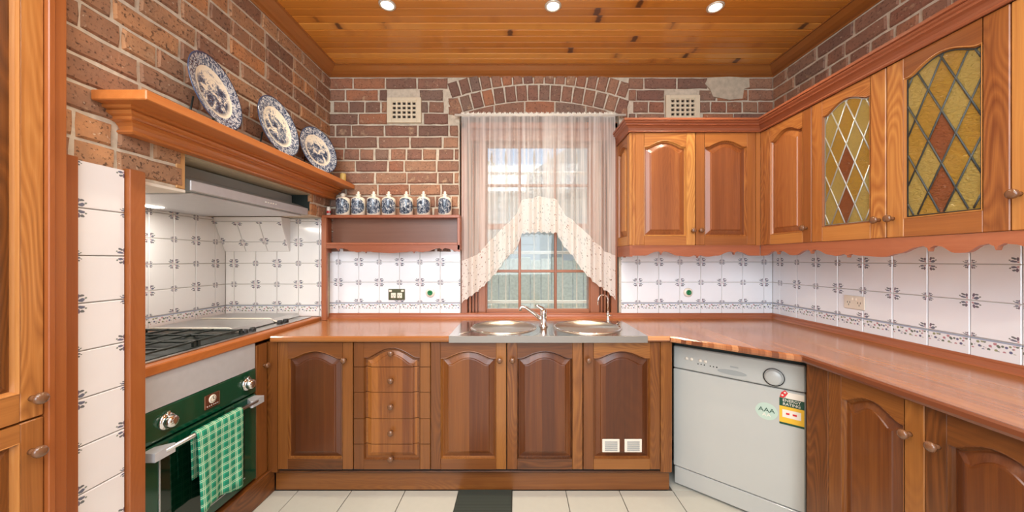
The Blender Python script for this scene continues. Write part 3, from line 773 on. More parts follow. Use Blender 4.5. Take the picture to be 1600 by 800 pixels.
# ================================================================== CABINETS
def arch_shape(t):
    t = min(1, abs(t) / .86)
    return (1 - t * t) ** 1.35
def outline(w_, h_, sw, rb, rt, arch, i, n=22):
    x0, x1, z0, zs = sw + i, w_ - sw - i, rb + i, h_ - rt - arch - i
    pts = [(x0, z0), (x1, z0)]
    for k in range(n + 1):
        t = 1 - 2 * k / n; pts.append(((x0 + x1) / 2 + t * (x1 - x0) / 2, zs + arch * arch_shape(t)))
    return pts
KNOB = None
def knob(parent, loc, mat='knob', s=1.0):
    global KNOB
    if KNOB is None:
        KNOB = MB().lathe([(.008, 0), (.008, -.010), (.0065, -.014), (.010, -.018), (.0155, -.022), (.0165, -.027), (.014, -.032), (.007, -.035)], 18, 'y').mesh('knob', ['knob'])
    o = put('knob', KNOB, parent, loc); o.scale = (s, s, s); return o
def door_frame(m, w_, h_, sw, rb, rt, arch, T=.02, panel_ring=True):
    m.box(0, sw, 0, T, 0, h_, c=.0025, grain='z'); m.box(w_ - sw, w_, 0, T, 0, h_, c=.0025, grain='z')
    m.box(sw, w_ - sw, 0, T, 0, rb, c=.0012, grain='x')
    O = outline(w_, h_, sw, rb, rt, arch, 0)[2:]; n = len(O)
    vs = [(x, 0, z) for x, z in O] + [(x, 0, h_ - .0015) for x, z in O] + [(x, T, h_) for x, z in O] + [(x, T, z) for x, z in O]
    fs = []
    for a in range(3): fs += [(a * n + i, a * n + i + 1, (a + 1) * n + i + 1, (a + 1) * n + i) for i in range(n - 1)]
    fs += [(3 * n + i, 3 * n + i + 1, i + 1, i) for i in range(n - 1)]
    m.add(vs, fs, grain='x')
    if panel_ring:
        A = outline(w_, h_, sw, rb, rt, arch, -.0005); B = outline(w_, h_, sw, rb, rt, arch, .005); D = outline(w_, h_, sw, rb, rt, arch, .010); n = len(A)
        vs = [(x, -.0008, z) for x, z in A] + [(x, -.0015, z) for x, z in outline(w_, h_, sw, rb, rt, arch, .002)] + [(x, .007, z) for x, z in B] + [(x, .016, z) for x, z in D]
        fs = [(a * n + i, a * n + (i + 1) % n, (a + 1) * n + (i + 1) % n, (a + 1) * n + i) for a in range(3) for i in range(n)]
        m.add(vs, fs, grain='z', smooth=False)
def raised_panel(m, w_, h_, sw, rb, rt, arch, mat=0):
    rings = [(.006, .015), (.012, .015), (.016, .013), (.038, .0045), (.0405, .0005), (.046, -.0005)]
    n = None; vs = []; fs = []
    for k, (i, y) in enumerate(rings):
        O = outline(w_, h_, sw, rb, rt, arch * (1 - .004 * k), i); n = len(O); vs += [(x, y, z) for x, z in O]
    for a in range(len(rings) - 1): fs += [(a * n + i, a * n + (i + 1) % n, (a + 1) * n + (i + 1) % n, (a + 1) * n + i) for i in range(n)]
    fs.append([(len(rings) - 1) * n + i for i in range(n)])
    m.add(vs, fs, grain='z', mat=mat)
def door(parent, x, z, w_, h_, kx=None, kz=None, sw=.058, rb=.06, rt=.05, arch=.040, mats=('cab', 'cabp'), ks=1.0, name='door'):
    m = MB(); door_frame(m, w_, h_, sw, rb, rt, arch); d = m.build(name, [mats[0]], parent, (x, -.0, z))
    p = MB(); raised_panel(p, w_, h_, sw, rb, rt, arch); p.build('panel', [mats[1]], d)
    if kx is not None: knob(d, (kx, 0, kz), s=ks)
    return d
def clip_poly(poly, a, b):
    out = []
    for i in range(len(poly)):
        p, q = poly[i], poly[(i + 1) % len(poly)]
        f = lambda r_: (b[0] - a[0]) * (r_[1] - a[1]) - (b[1] - a[1]) * (r_[0] - a[0])
        fp, fq = f(p), f(q)
        if fp >= 0: out.append(p)
        if (fp >= 0) != (fq >= 0):
            t_ = fp / (fp - fq); out.append((p[0] + t_ * (q[0] - p[0]), p[1] + t_ * (q[1] - p[1])))
    return out
def glass_door(parent, x, z, w_, h_, kx, kz, lead='lead', sw=.066, rb=.075, rt=.045, arch=.040, bright=False):
    m = MB(); door_frame(m, w_, h_, sw, rb, rt, arch); d = m.build('glazed_door', ['cab'], parent, (x, 0, z))
    op = outline(w_, h_, sw, rb, rt, arch, .008)
    cx = w_ / 2; dw, dh = .0855, .2; cz = rb + .295
    cm = MB(); i = 0
    for r_ in range(-4, 5):
        for c_ in range(-4, 5):
            if (r_ + c_) % 2: continue
            ox, oz = cx + c_ * dw / 2, cz + r_ * dh / 2
            D = [(ox, oz - dh / 2), (ox + dw / 2, oz), (ox, oz + dh / 2), (ox - dw / 2, oz)]
            P = op
            for k in range(4):
                if len(P) < 3: break
                P = clip_poly(P, D[k], D[(k + 1) % 4])
            if len(P) < 3: continue
            ar = abs(sum(P[k][0] * P[(k + 1) % len(P)][1] - P[(k + 1) % len(P)][0] * P[k][1] for k in range(len(P)))) / 2
            if ar < 2e-5: continue
            mt = 'ruby' if (c_ == 0 and r_ in (0, -2)) or False else ('amber' if (r_ * 3 + c_ * 5) % 4 else 'amber2')
            if c_ == 0 and r_ in (-1, 1): mt = 'ruby'
            MB().prism(P, 'y', .009, .012).build('pane', [mt], d)
    # leads: both diagonal directions clipped to the opening
    def inside(px, pz):
        c = False; n = len(op)
        for a in range(n):
            (xa, za), (xb, zb) = op[a], op[(a + 1) % n]
            if (za > pz) != (zb > pz) and px < (xb - xa) * (pz - za) / (zb - za) + xa: c = not c
        return c
    for sgn in (1, -1):
        for k in range(-12, 13):
            # line through (cx + k*dw/... ) with slope sgn*dh/dw
            if k % 2 == 0: continue
            run = []; N = 160
            for q in range(N + 1):
                zz = q / N * h_; xx = cx + sgn * (zz - cz) * dw / dh + k * dw / 2
                if inside(xx, zz): run.append((xx, .0085, zz))
            if len(run) > 2: cm.tube([run[0], run[-1]], .0032, 6)
    pts = [(x_, .0085, z_) for x_, z_ in op]; cm.tube(pts + [pts[0]], .003, 5)
    cm.build('lead_came', [lead], d)
    knob(d, (kx, 0, kz)); return d

# ---------------- base cabinets on the back wall
FY = 1.975; GP = .0025
ZB, ZT = .142, .864
def unit(label, x0, x1, loc=None, rz=0, depth=.56, mat='base', z0=.125, z1=.866, name='base_cabinet', cat='cabinet', group=None, sunk=False):
    t_ = thing(name, label, cat, loc or (x0, FY, 0), rz, group)
    m_ = MB().box(.001, x1 - x0 - .001, .0205, depth if not sunk else .0225, z0, z1, grain='z')
    if sunk: m_.box(.001, x1 - x0 - .001, .0225, depth, z0, .70, grain='z')
    m_.build('carcass', ['dark'], t_)
    return t_
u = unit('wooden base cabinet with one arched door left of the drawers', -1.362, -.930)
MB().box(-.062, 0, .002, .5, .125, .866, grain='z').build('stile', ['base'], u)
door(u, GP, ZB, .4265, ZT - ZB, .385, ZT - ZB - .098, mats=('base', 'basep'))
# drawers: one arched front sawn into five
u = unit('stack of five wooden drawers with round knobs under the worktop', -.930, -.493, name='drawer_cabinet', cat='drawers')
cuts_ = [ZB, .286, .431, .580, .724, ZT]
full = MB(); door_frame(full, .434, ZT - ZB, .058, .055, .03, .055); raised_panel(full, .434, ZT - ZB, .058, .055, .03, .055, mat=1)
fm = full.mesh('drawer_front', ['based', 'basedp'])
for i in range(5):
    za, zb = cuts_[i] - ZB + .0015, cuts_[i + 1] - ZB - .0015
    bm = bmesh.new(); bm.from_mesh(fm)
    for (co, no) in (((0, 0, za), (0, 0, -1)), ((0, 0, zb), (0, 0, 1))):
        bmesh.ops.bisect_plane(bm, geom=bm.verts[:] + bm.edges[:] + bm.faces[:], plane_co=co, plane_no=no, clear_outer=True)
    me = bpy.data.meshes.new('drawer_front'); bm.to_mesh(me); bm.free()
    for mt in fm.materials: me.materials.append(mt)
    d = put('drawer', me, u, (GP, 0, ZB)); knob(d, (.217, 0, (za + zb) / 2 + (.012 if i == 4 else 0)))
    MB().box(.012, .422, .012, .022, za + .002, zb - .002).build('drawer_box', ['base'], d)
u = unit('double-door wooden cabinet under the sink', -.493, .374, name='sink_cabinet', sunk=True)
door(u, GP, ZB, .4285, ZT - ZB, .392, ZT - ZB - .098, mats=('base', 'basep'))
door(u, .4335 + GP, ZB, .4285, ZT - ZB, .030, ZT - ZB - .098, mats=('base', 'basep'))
u = unit('wooden base cabinet with two small vent grilles beside the dishwasher', .374, .880, sunk=True)
MB().box(.441, .505, .0, .0205, .125, .866, c=.002, grain='z').build('stile', ['base'], u)
d = door(u, GP, ZB, .4355, ZT - ZB, .026, ZT - ZB - .098, mats=('base', 'basep'))
for k in (0, 1):
    m = MB(); m.box(0, .098, -.006, .0, 0, .074, c=.002); v = m.build('vent_grille', ['offwhite'], u, (.108 + k * .126, -.001, .243))
    m = MB()
    for q in range(5): m.box(.014, .084, -.009, -.0055, .011 + q * .0115, .016 + q * .0115)
    m.build('louvre', ['whitegrey'], v)

kb = thing('kickboard', 'wooden plinth board along the foot of the back cabinets', 'plinth')
MB().box(-1.396, .880, 2.012, 2.03, .001, .118, c=.003, grain='x').build('board', ['base'], kb)
MB().box(-1.396, .880, 1.99, 2.03, .112, .124, c=.003, grain='x').build('ledge', ['base'], kb)
kb = thing('kickboard', 'wooden plinth board below the oven', 'plinth')
MB().box(-1.46, -1.396, 1.0, 2.008, .001, .138, c=.004, grain='y').build('board', ['base'], kb)

# ---------------- base cabinets on the right
rt_ = thing('base_cabinet', 'wooden base cabinet with two arched doors right of the dishwasher', 'cabinet', (1.31, 1.577, 0), R(-90))
MB().box(0, 1.1, .0205, .5, .12, .866, grain='z').build('carcass', ['base'], rt_)
MB().box(0, .110, .0, .02, .0, .866, c=.002, grain='z').build('stile', ['base'], rt_)
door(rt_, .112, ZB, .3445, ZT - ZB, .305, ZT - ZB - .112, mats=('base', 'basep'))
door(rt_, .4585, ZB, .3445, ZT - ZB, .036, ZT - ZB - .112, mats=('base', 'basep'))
kb = thing('kickboard', 'wooden plinth board along the foot of the right cabinets', 'plinth')
MB().box(1.345, 1.365, .6, 1.45, .001, .119, c=.003, grain='y').build('board', ['base'], kb)

# ---------------- narrow filler door right of the oven
nf = thing('narrow_cabinet', 'narrow wooden pull-out with a knob between oven and corner', 'cabinet', (-1.412, 1.884, 0), R(90))
MB().box(0, .082, .0, .45, .14, .866, c=.002, grain='z').build('front', ['base'], nf)
knob(nf, (.055, 0, .745), s=.95)

# ---------------- worktop
wt = thing('kitchen_worktop', 'glossy laminated wooden worktop running round the corner', 'worktop')
ov = .019
z0, z1 = .870, CT
m = MB()
SX0, SX1, SY1 = -.382, .730, 2.43
m.prism([(XL + .002, 1.958), (SX0, 1.958), (SX0, YB - .003), (XL + .002, YB - .003)], 'z', z0, z1, grain='x', mat=0)
m.prism([(SX0, SY1), (SX1, SY1), (SX1, YB - .003), (SX0, YB - .003)], 'z', z0, z1, grain='x', mat=0)
m.build('back_top', ['top'], wt)
m = MB()
m.prism([(SX1, 1.958), (.858, 1.958), (1.29, 1.567), (1.29, .5), (XR - .003, .5), (XR - .003, YB - .003), (SX1, YB - .003)], 'z', z0, z1, grain='y', mat=0)
m.build('corner_top', ['top'], wt)
m = MB()   # rounded nosing, laminated edge
nose = [(-.004, z0), (.008, z0 + .003), (.0115, z0 + .012), (.0105, z1 - .007), (.004, z1 - .0002), (-.004, z1 - .0002)]
m.sweep([(XL + .002, 1.958), (SX0, 1.958)], nose); m.build('front_edge', ['top'], wt)
m = MB(); m.sweep([(SX1, 1.958), (.858, 1.958), (1.29, 1.567), (1.29, .5)], nose)
nn = len(nose) * 2
for q in range(nn, 2 * nn): m.gc[q] = Vector((m.v[q].z, m.v[q].x * 1.4, 0))
m.build('front_edge', ['topedge'], wt)
up = [(.0, CT), (.034, CT), (.030, CT + .006), (.020, CT + .012), (.016, CT + .024), (.016, CT + .030), (.012, CT + .036), (.0, CT + .038)]
m = MB(); m.sweep([(XL + .002, YB - .001), (XR - .001, YB - .001), (XR - .001, .5)], up); m.build('upstand', ['red'], wt)

# ---------------- hob worktop and hob
ht = thing('hob_worktop', 'raised wooden worktop strip around the gas hob', 'worktop')
m = MB(); m.box(XN + .004, -1.402, YN0 + .003, YN1 - .003, .885, .925, c=.005, grain='y'); m.build('top', ['mantel'], ht)
hb = thing('gas_hob', 'stainless steel gas hob with black grates and two flat lids', 'hob')
m = MB(); m.box(-2.03, -1.445, 1.30, 2.45, .9255, .932, c=.003); m.build('tray', ['steel'], hb)
MB().box(-2.01, -1.465, 1.32, 1.875, .9315, .9345, c=.001).build('burner_plate', ['iron'], hb)
for (y0_, y1_) in ((1.33, 1.60), (1.61, 1.87)):
    m = MB(); zt = .962
    for x_ in (-1.99, -1.87, -1.75, -1.63, -1.48): m.box(x_ - .006, x_ + .006, y0_, y1_, zt - .008, zt, c=.002)
    for y_ in (y0_ + .006, (y0_ + y1_) / 2, y1_ - .006): m.box(-1.995, -1.475, y_ - .006, y_ + .006, zt - .010, zt - .002, c=.002)
    for x_ in (-1.99, -1.48):
        for y_ in (y0_ + .006, y1_ - .006): m.box(x_ - .006, x_ + .006, y_ - .006, y_ + .006, .932, zt - .002)
    m.build('grate', ['iron'], hb)
    for x_ in (-1.87, -1.65):
        b = MB().lathe([(.055, 0), (.055, .006), (.040, .010), (.040, .016), (.030, .020), (.001, .021)], 20, c=(x_, (y0_ + y1_) / 2, .932)).build('burner', ['iron'], hb)
m = MB()
for (y0_, y1_, nm) in ((1.885, 2.185, 0), (2.195, 2.445, 0)):
    m = MB(); m.box(-2.03, -1.545, y0_, y1_, .950, .957, c=.003)
    m.prism([(-1.545, .957), (-1.525, .938), (-1.530, .934), (-1.552, .950)], 'y', y0_, y1_)
    m.box(-2.02, -1.56, y0_ + .01, y1_ - .01, .932, .950)
    lid = m.build('lid', ['steel'], hb)
    MB().tube([(-1.99, y0_ + .004, .960), (-1.56, y0_ + .004, .960), (-1.535, y0_ + .004, .946), (-1.50, y0_ + .002, .940)], .0045, 8).build('rim', ['offwhite'], lid)
kn = MB().lathe([(.016, 0), (.016, .012), (.013, .020), (.001, .021)], 14).mesh('knob', ['black'])
for y_ in (1.90, 1.955, 2.18, 2.235): put('knob', kn, hb, (-1.485, y_, .932))

# ---------------- oven
OV = thing('oven', 'dark green enamel built-in oven with steel handle', 'oven', (-1.41, 1.285, 0), R(90))
ow = .595
MB().box(.003, ow - .003, .02, .5, .158, .742).build('body', ['dark'], OV)
cpn = MB().box(0, ow, 0, .03, .618, .745, c=.004).build('control_panel', ['green'], OV)
od = MB().box(0, ow, -.004, .028, .156, .611, c=.006).build('door', ['green'], OV)
MB().box(.085, .51, -.0065, -.004, .20, .555, c=.001).build('window', ['ovenglass'], od)
m = MB()
for (a, b, c_, d_) in ((.080, .084, .30, .555), (.080, .51, .205, .209)): m.box(a, b, -.0075, -.004, c_, d_)
m.build('window_trim', ['satin'], od)
m = MB(); hz = .590
for xm in (.045, ow - .045):
    s_ = 1 if xm < .3 else -1
    m = MB(); m.prism([(xm - .028 * s_, -.004), (xm + .020 * s_, -.004), (xm + .055 * s_, -.048), (xm + .05 * s_, -.056), (xm - .028 * s_, -.056)], 'z', hz - .017, hz + .017)
    m.build('handle_bracket', ['satin'], od)
MB().tube([(.06, -.050, hz + .004), (ow - .06, -.050, hz + .004)], .009, 14).build('handle', ['steel'], od)
for kx in (.115, .532):
    b = MB().lathe([(.034, 0), (.034, -.005), (.030, -.009), (.024, -.010), (.026, -.016), (.024, -.030), (.017, -.036), (.004, -.038)], 24, 'y').build('control_knob', ['chrome'], OV, (kx, 0, .684))
    MB().box(-.007, .007, -.012, .0, .026, .040, c=.002).build('pointer', ['chrome'], b)
cl = MB().box(-.040, .040, -.004, 0, -.032, .032, c=.003).build('clock_panel', ['copper'], OV, (.322, 0, .684))
MB().lathe([(.019, 0), (.019, -.003), (.016, -.004), (.001, -.004)], 24, 'y', c=(0, -.003, .007)).build('clock_face', ['ceramic'], cl)
m = MB()
for q in range(12):
    a = q * PI / 6; m.box(.013 * math.sin(a) - .0012, .013 * math.sin(a) + .0012, -.0082, -.007, .007 + .013 * math.cos(a) - .0012, .007 + .013 * math.cos(a) + .0012)
m.box(-.0008, .0008, -.0085, -.007, .007, .018); m.box(0, .008, -.0085, -.007, .0062, .0078)
m.build('clock_hands', ['dark'], cl)
for q in range(6): MB().lathe([(.0032, 0), (.0032, -.003), (.001, -.0035)], 8, 'y', c=(-.027 + q * .0108, -.004, -.020)).build('button', ['chrome'], cl)
sp = thing('steel_splash_panel', 'brushed steel panel between oven and hob worktop', 'panel', (-1.41, 1.285, 0), R(90))
MB().box(0, ow - .004, .002, .02, .748, .884, c=.001).build('sheet', ['satin'], sp)

# towel over the handle
tw = MB(); nu, hx = 26, []
path = [(-.034, .40), (-.034, .57), (-.036, .600), (-.044, .610), (-.055, .610), (-.064, .602)] + [(-.067, .60 - .0295 * i) for i in range(1, 13)]
ga = []; L = 0
vs = []; gcs = []
for j, (yy, zz) in enumerate(path):
    if j: L += math.hypot(yy - path[j - 1][0], zz - path[j - 1][1])
    for i in range(nu + 1):
        t_ = i / nu; drop = max(0, (.60 - zz)) / .35
        y2 = yy - .008 * math.sin(t_ * 9 + .4) * drop - .004 * math.sin(t_ * 23) * drop if yy < -.05 else yy
        x2 = .180 + (.245 - .01 * drop) * t_ + .012 * drop
        z2 = zz + (.015 * math.sin(t_ * 5) if j == len(path) - 1 else 0)
        vs.append((x2, y2, z2)); gcs.append((t_ * .245, L, 0))
fs = [(j * (nu + 1) + i, j * (nu + 1) + i + 1, (j + 1) * (nu + 1) + i + 1, (j + 1) * (nu + 1) + i) for j in range(len(path) - 1) for i in range(nu)]
tw.add(vs, fs, gc=gcs, smooth=True)
to = tw.build('tea_towel', ['towel'], None, (-1.41, 1.285, 0), R(90))
md = to.modifiers.new('thick', 'SOLIDIFY'); md.thickness = .003
tag(to, 'green and white checked tea towel hanging from the oven handle', 'towel')

# ---------------- tiled end panel left of the recess
tp = thing('tiled_end_panel', 'upright strip of flowered tiles between two wooden posts', 'panel')
MB().box(-1.386, -1.352, 1.030, 1.074, .001, 1.651, c=.002, grain='z').build('post', ['post'], tp)
MB().box(-1.386, -1.352, 1.216, 1.268, .001, 1.651, c=.002, grain='z').build('post', ['post'], tp)
MB().box(-1.3835, -1.376, 1.072, 1.218, .001, 1.646).build('backing', ['grout'], tp)
zz = [1.646 - .15 * i for i in range(12)][::-1]
lay_tiles(tp, [1.072, 1.222], zz, 1.074, 1.216, .004, 1.646, lambda u_, z_: (-1.374, u_, z_), R(90), 'tilep', par0=0)

# ---------------- pantry at the left edge
pc = thing('pantry_cupboard', 'tall wooden pantry cupboard at the left edge of the kitchen', 'cupboard', (-1.33, 1.026, 0), R(90))
MB().box(-1.3, 0, .021, .052, 0, 2.70, grain='z').build('carcass', ['post'], pc)
MB().box(-.030, 0, -.004, .021, 0, 2.70, c=.002, grain='z').build('side_stile', ['post'], pc)
MB().box(-.046, -.031, -.012, .021, 0, 2.70, c=.002, grain='z').build('side_bead', ['post'], pc)
door(pc, -.60, .899, .553, 1.78, .528, .055, sw=.048, rb=.075, mats=('pantry', 'base'))
door(pc, -.60, .12, .553, .774, .526, .774 - .085, sw=.048, rb=.075, mats=('pantry', 'base'), arch=.0)

# ---------------- upper cabinets
UZ0, UZ1 = 1.427, 2.163
UF_, UX = 2.28, 1.593
ub = thing('wall_cabinet', 'double-door wooden wall cabinet right of the window', 'cabinet', (.755, UF_, 0))
uw = UX - .755
m = MB(); m.box(0, uw, .021, .284, UZ0, UZ1, grain='z'); m.build('carcass', ['dark'], ub)
MB().box(0, uw, .0, .29, UZ0 - .004, UZ0 - .0005, grain='x').build('bottom_board', ['red'], ub)
MB().box(0, .018, 0, .021, UZ0, UZ1, grain='z').build('stile', ['cab'], ub)
door(ub, .019, UZ0, .3925, UZ1 - UZ0, .372, .095, mats=('cab', 'cabp'))
door(ub, .4155, UZ0, .3925, UZ1 - UZ0, .026, .095, mats=('cab', 'cabp'))
MB().box(.810, uw, .0, .02, UZ0, UZ1, grain='z').build('corner_stile', ['cab'], ub)
# raised side panel facing the window (faces -x)
sp_ = MB(); door_frame(sp_, .284, UZ1 - UZ0, .045, .06, .05, .03); sd = sp_.build('side_panel', ['cab'], ub, (-.020, .286, UZ0), R(-90))
p = MB(); raised_panel(p, .284, UZ1 - UZ0, .045, .06, .05, .03); p.build('panel', ['cabp'], sd)
# right run
def open_carcass(t_, wd, lbl=None):
    m = MB(); D = .29
    m.box(0, wd, D - .012, D, UZ0, UZ1); m.box(0, wd, .021, D, UZ0, UZ0 + .016); m.box(0, wd, .021, D, UZ1 - .016, UZ1)
    m.box(0, .016, .021, D, UZ0, UZ1); m.box(wd - .016, wd, .021, D, UZ0, UZ1)
    m.build('carcass', ['cupboard_in'], t_)
    MB().box(.017, wd - .017, .03, D - .013, UZ0 + .30, UZ0 + .318).build('shelf', ['cupboard_in'], t_)
ys = [2.28, 1.884, 1.502, 1.125, .745]
ua = thing('wall_cabinet', 'wooden corner wall cabinet with a solid arched door', 'cabinet', (UX, ys[0], 0), R(-90))
MB().box(.0, .395, .021, .29, UZ0, UZ1, grain='z').build('carcass', ['dark'], ua)
MB().box(.002, .028, 0, .02, UZ0, UZ1, grain='z').build('stile', ['cab'], ua)
door(ua, .029, UZ0, .365, UZ1 - UZ0, .335, .08, mats=('cab', 'cabp'))
ug = thing('wall_cabinet', 'wooden wall cabinet with two leaded amber glass doors', 'cabinet', (UX, ys[1], 0), R(-90))
open_carcass(ug, ys[1] - ys[3])
glass_door(ug, .001, UZ0, .378, UZ1 - UZ0, .352, .080, lead='leadsheen'); glass_door(ug, .383, UZ0, .375, UZ1 - UZ0, .026, .080)
uc = thing('wall_cabinet', 'wooden wall cabinet cut off by the right edge of the picture', 'cabinet', (UX, ys[3], 0), R(-90))
MB().box(0, .40, .021, .29, UZ0, UZ1, grain='z').build('carcass', ['dark'], uc)
door(uc, .002, UZ0, .376, UZ1 - UZ0, .020, .115, mats=('cab', 'cabp'))
# crown and scalloped pelmet
cw = thing('cabinet_crown', 'moulded wooden crown running along the top of the wall cabinets', 'moulding')
prof = [(-.0, UZ1 + .001), (.008, UZ1 + .001), (.012, UZ1 + .006), (.009, UZ1 + .013), (.006, UZ1 + .015), (.009, UZ1 + .026), (.018, UZ1 + .036), (.028, UZ1 + .040), (.032, UZ1 + .041), (.029, UZ1 + .045), (.030, UZ1 + .051), (.038, UZ1 + .055), (.042, UZ1 + .060), (.040, UZ1 + .064), (.036, UZ1 + .065), (.046, UZ1 + .068), (.046, UZ1 + .080), (.042, UZ1 + .082), (-.0, UZ1 + .082)]
m = MB(); m.sweep([(.735, YB - .012), (.735, UF_), (UX, UF_), (UX, .70)], prof); m.build('crown', ['red'], cw)
m = MB(); m.box(.74, XR - .012, UF_ + .005, YB - .012, UZ1 + .06, UZ1 + .078); m.box(UX + .005, XR - .012, .70, UF_ + .01, UZ1 + .06, UZ1 + .078); m.build('dust_board', ['base'], cw)

def pelmet(name_m, length, ztop, zbase, hh, cusps, mat, parent, loc, rz, T=.018, x0=0):
    """cusps: (x, 'B'|'S'): big double lobes or small nicks; bellies hang between them"""
    K = []
    for c_, kd in cusps:
        if kd == 'B': K += [(c_ - .11, .15), (c_ - .034, .92), (c_ - .020, 1.0), (c_ - .006, .80), (c_, .35), (c_ + .006, .80), (c_ + .020, 1.0), (c_ + .034, .92), (c_ + .11, .15)]
        else: K += [(c_ - .06, -.05), (c_ - .016, .20), (c_ - .004, .05), (c_, -.3), (c_ + .004, .05), (c_ + .016, .20), (c_ + .06, -.05)]
    for (a_, ka), (b_, kb_) in zip(cusps[:-1], cusps[1:]):
        if b_ - a_ > .28: K.append(((a_ + b_) / 2, -.25))
    K = sorted([k for k in K if x0 < k[0] < length])
    K = [(x0, K[0][1])] + K + [(length, K[-1][1])]
    P = [(x0, ztop), (x0, zbase + hh * K[0][1])]
    for (xa, va), (xb, vb) in zip(K[:-1], K[1:]):
        n = 5
        for i in range(1, n + 1):
            t_ = i / n; u_ = (1 - math.cos(PI * t_)) / 2
            P.append((xa + (xb - xa) * t_, zbase + hh * (va + (vb - va) * u_)))
    P.append((length, ztop))
    m_ = MB(); n = len(P)
    # strips, because the outline is concave
    top = [(x, ztop) for x, z in P[1:-1]]; bot = P[1:-1]; k = len(bot)
    vs = [(x, 0, z) for x, z in bot] + [(x, 0, z) for x, z in top] + [(x, T, z) for x, z in bot] + [(x, T, z) for x, z in top]
    fs = []
    for i in range(k - 1):
        fs += [(i, i + 1, k + i + 1, k + i), (2 * k + i, 3 * k + i, 3 * k + i + 1, 2 * k + i + 1), (i, 2 * k + i, 2 * k + i + 1, i + 1), (k + i, k + i + 1, 3 * k + i + 1, 3 * k + i)]
    fs += [(0, k, 3 * k, 2 * k), (k - 1, 3 * k - 1 - 0 - k + k, 4 * k - 1, 2 * k - 1)] if False else [(0, k, 3 * k, 2 * k), (k - 1, 3 * k - 1, 4 * k - 1, 2 * k - 1)]
    m_.add(vs, fs, grain='x'); return m_.build(name_m, [mat], parent, loc, rz)
pm = thing('scalloped_pelmet', 'scalloped wooden pelmet board under the wall cabinets', 'pelmet')
pelmet('board', UX - .735, UZ0 - .001, 1.353, .033, [(.21, 'B'), (.45, 'S'), (.69, 'B')], 'red', pm, (.735, UF_ + .004, 0), 0)
pelmet('board', 1.5, UZ0 - .001, 1.353, .034, [(.149, 'B'), (.391, 'B'), (.60, 'S'), (.933, 'B'), (1.123, 'B'), (1.36, 'S')], 'red', pm, (UX + .004, UF_ + .004, 0), R(-90))
pelmet('return_board', .28, UZ0 - .001, 1.353, .020, [(.14, 'S')], 'red', pm, (.737, YB - .012, 0), R(-90))

# ================================================================== MANTEL AND WHAT STANDS ON IT
ms = thing('mantel_shelf', 'long moulded wooden mantel shelf on the brick wall above the hob', 'shelf')
MZ = 1.882
MB().box(XL + .012, -1.193, 1.119, YB - .012, MZ - .033, MZ, c=.003, grain='y').build('shelf_board', ['mantel'], ms)
cpf = [(-.0, 1.770), (.040, 1.770), (.046, 1.775), (.044, 1.782), (.038, 1.784), (.041, 1.796), (.050, 1.806), (.062, 1.809), (.066, 1.810), (.062, 1.814), (.064, 1.822), (.076, 1.826), (.084, 1.832), (.082, 1.837), (.077, 1.838), (.096, 1.841), (.096, 1.849), (-.0, 1.849)]
m = MB(); m.sweep([(XL - .0, 1.248), (XL + .0101, 1.248), (XL + .0101, YB - .012)], [(o - 0, z) for o, z in cpf]); m.build('crown_moulding', ['mantel'], ms)

def plate(y0, z0, r, yaw, lean, label, xc=-1.30):
    # local disc faces +x before yaw
    prof = [(0, .004), (.55 * r, .004), (.66 * r, .009), (.72 * r, .013), (.97 * r, .021), (r, .0215), (r, .0185), (.70 * r, .006), (.6 * r, .0), (0, .0)]
    n = 56; vs, gcs = [], []
    for rad, hgt in prof:
        for i in range(n):
            a = 2 * PI * i / n; vs.append((hgt, rad * math.cos(a), rad * math.sin(a))); gcs.append((rad / r * math.cos(a), rad / r * math.sin(a), 0))
    fs = [(j * n + i, j * n + (i + 1) % n, (j + 1) * n + (i + 1) % n, (j + 1) * n + i) for j in range(len(prof) - 1) for i in range(n)]
    o = MB().add(vs, fs, gc=gcs, smooth=True).build('display_plate', ['plate'])
    o.rotation_mode = 'XYZ'
    o.matrix_world = Matrix.Translation((xc, y0, z0)) @ Matrix.Rotation(yaw, 4, 'Z') @ Matrix.Rotation(-lean, 4, 'Y')
    tag(o, label, 'plate', 'blue and white plates on the mantel'); return o
for (y0, z0, r, yaw, lab, lab2) in (
        (1.486, 2.045, .155, R(8), 'blue and white landscape plate nearest the left edge of the mantel', 'dark plate stand under the left plate on the mantel'),
        (1.880, 2.047, .157, R(0), 'blue and white landscape plate in the middle of the mantel', 'dark plate stand under the middle plate on the mantel'),
        (2.262, 2.040, .148, R(-14), 'blue and white landscape plate at the corner end of the mantel', 'dark plate stand under the plate nearest the corner')):
    plate(y0, z0, r, yaw, R(11), lab)
    st = thing('plate_stand', lab2, 'stand', (-1.30, y0, MZ), yaw, 'dark plate stands on the mantel')
    for s_ in (-.07, .07):
        MB().tube([(-.045, s_, .004), (.052, s_, .004), (.058, s_, .022), (.050, s_, .030)], .0035, 6).build('foot', ['iron'], st)
        MB().tube([(-.045, s_, .004), (-.034, s_ * .8, .12)], .0035, 6).build('back_bar', ['iron'], st)
    MB().tube([(-.040, -.070, .05), (-.040, .070, .05)], .003, 6).build('cross_bar', ['iron'], st)
o = MB().lathe([(.018, 0), (.020, .01), (.020, .055), (.016, .060), (.001, .061)], 16).build('small_pot', ['yellow'], None, (-1.235, 2.47, MZ)); M['straw'] = plain('straw_ceramic', lin(186, 154, 84), .5); o.data.materials[0] = M['straw']
tag(o, 'small straw-coloured pot at the corner end of the mantel', 'pot')

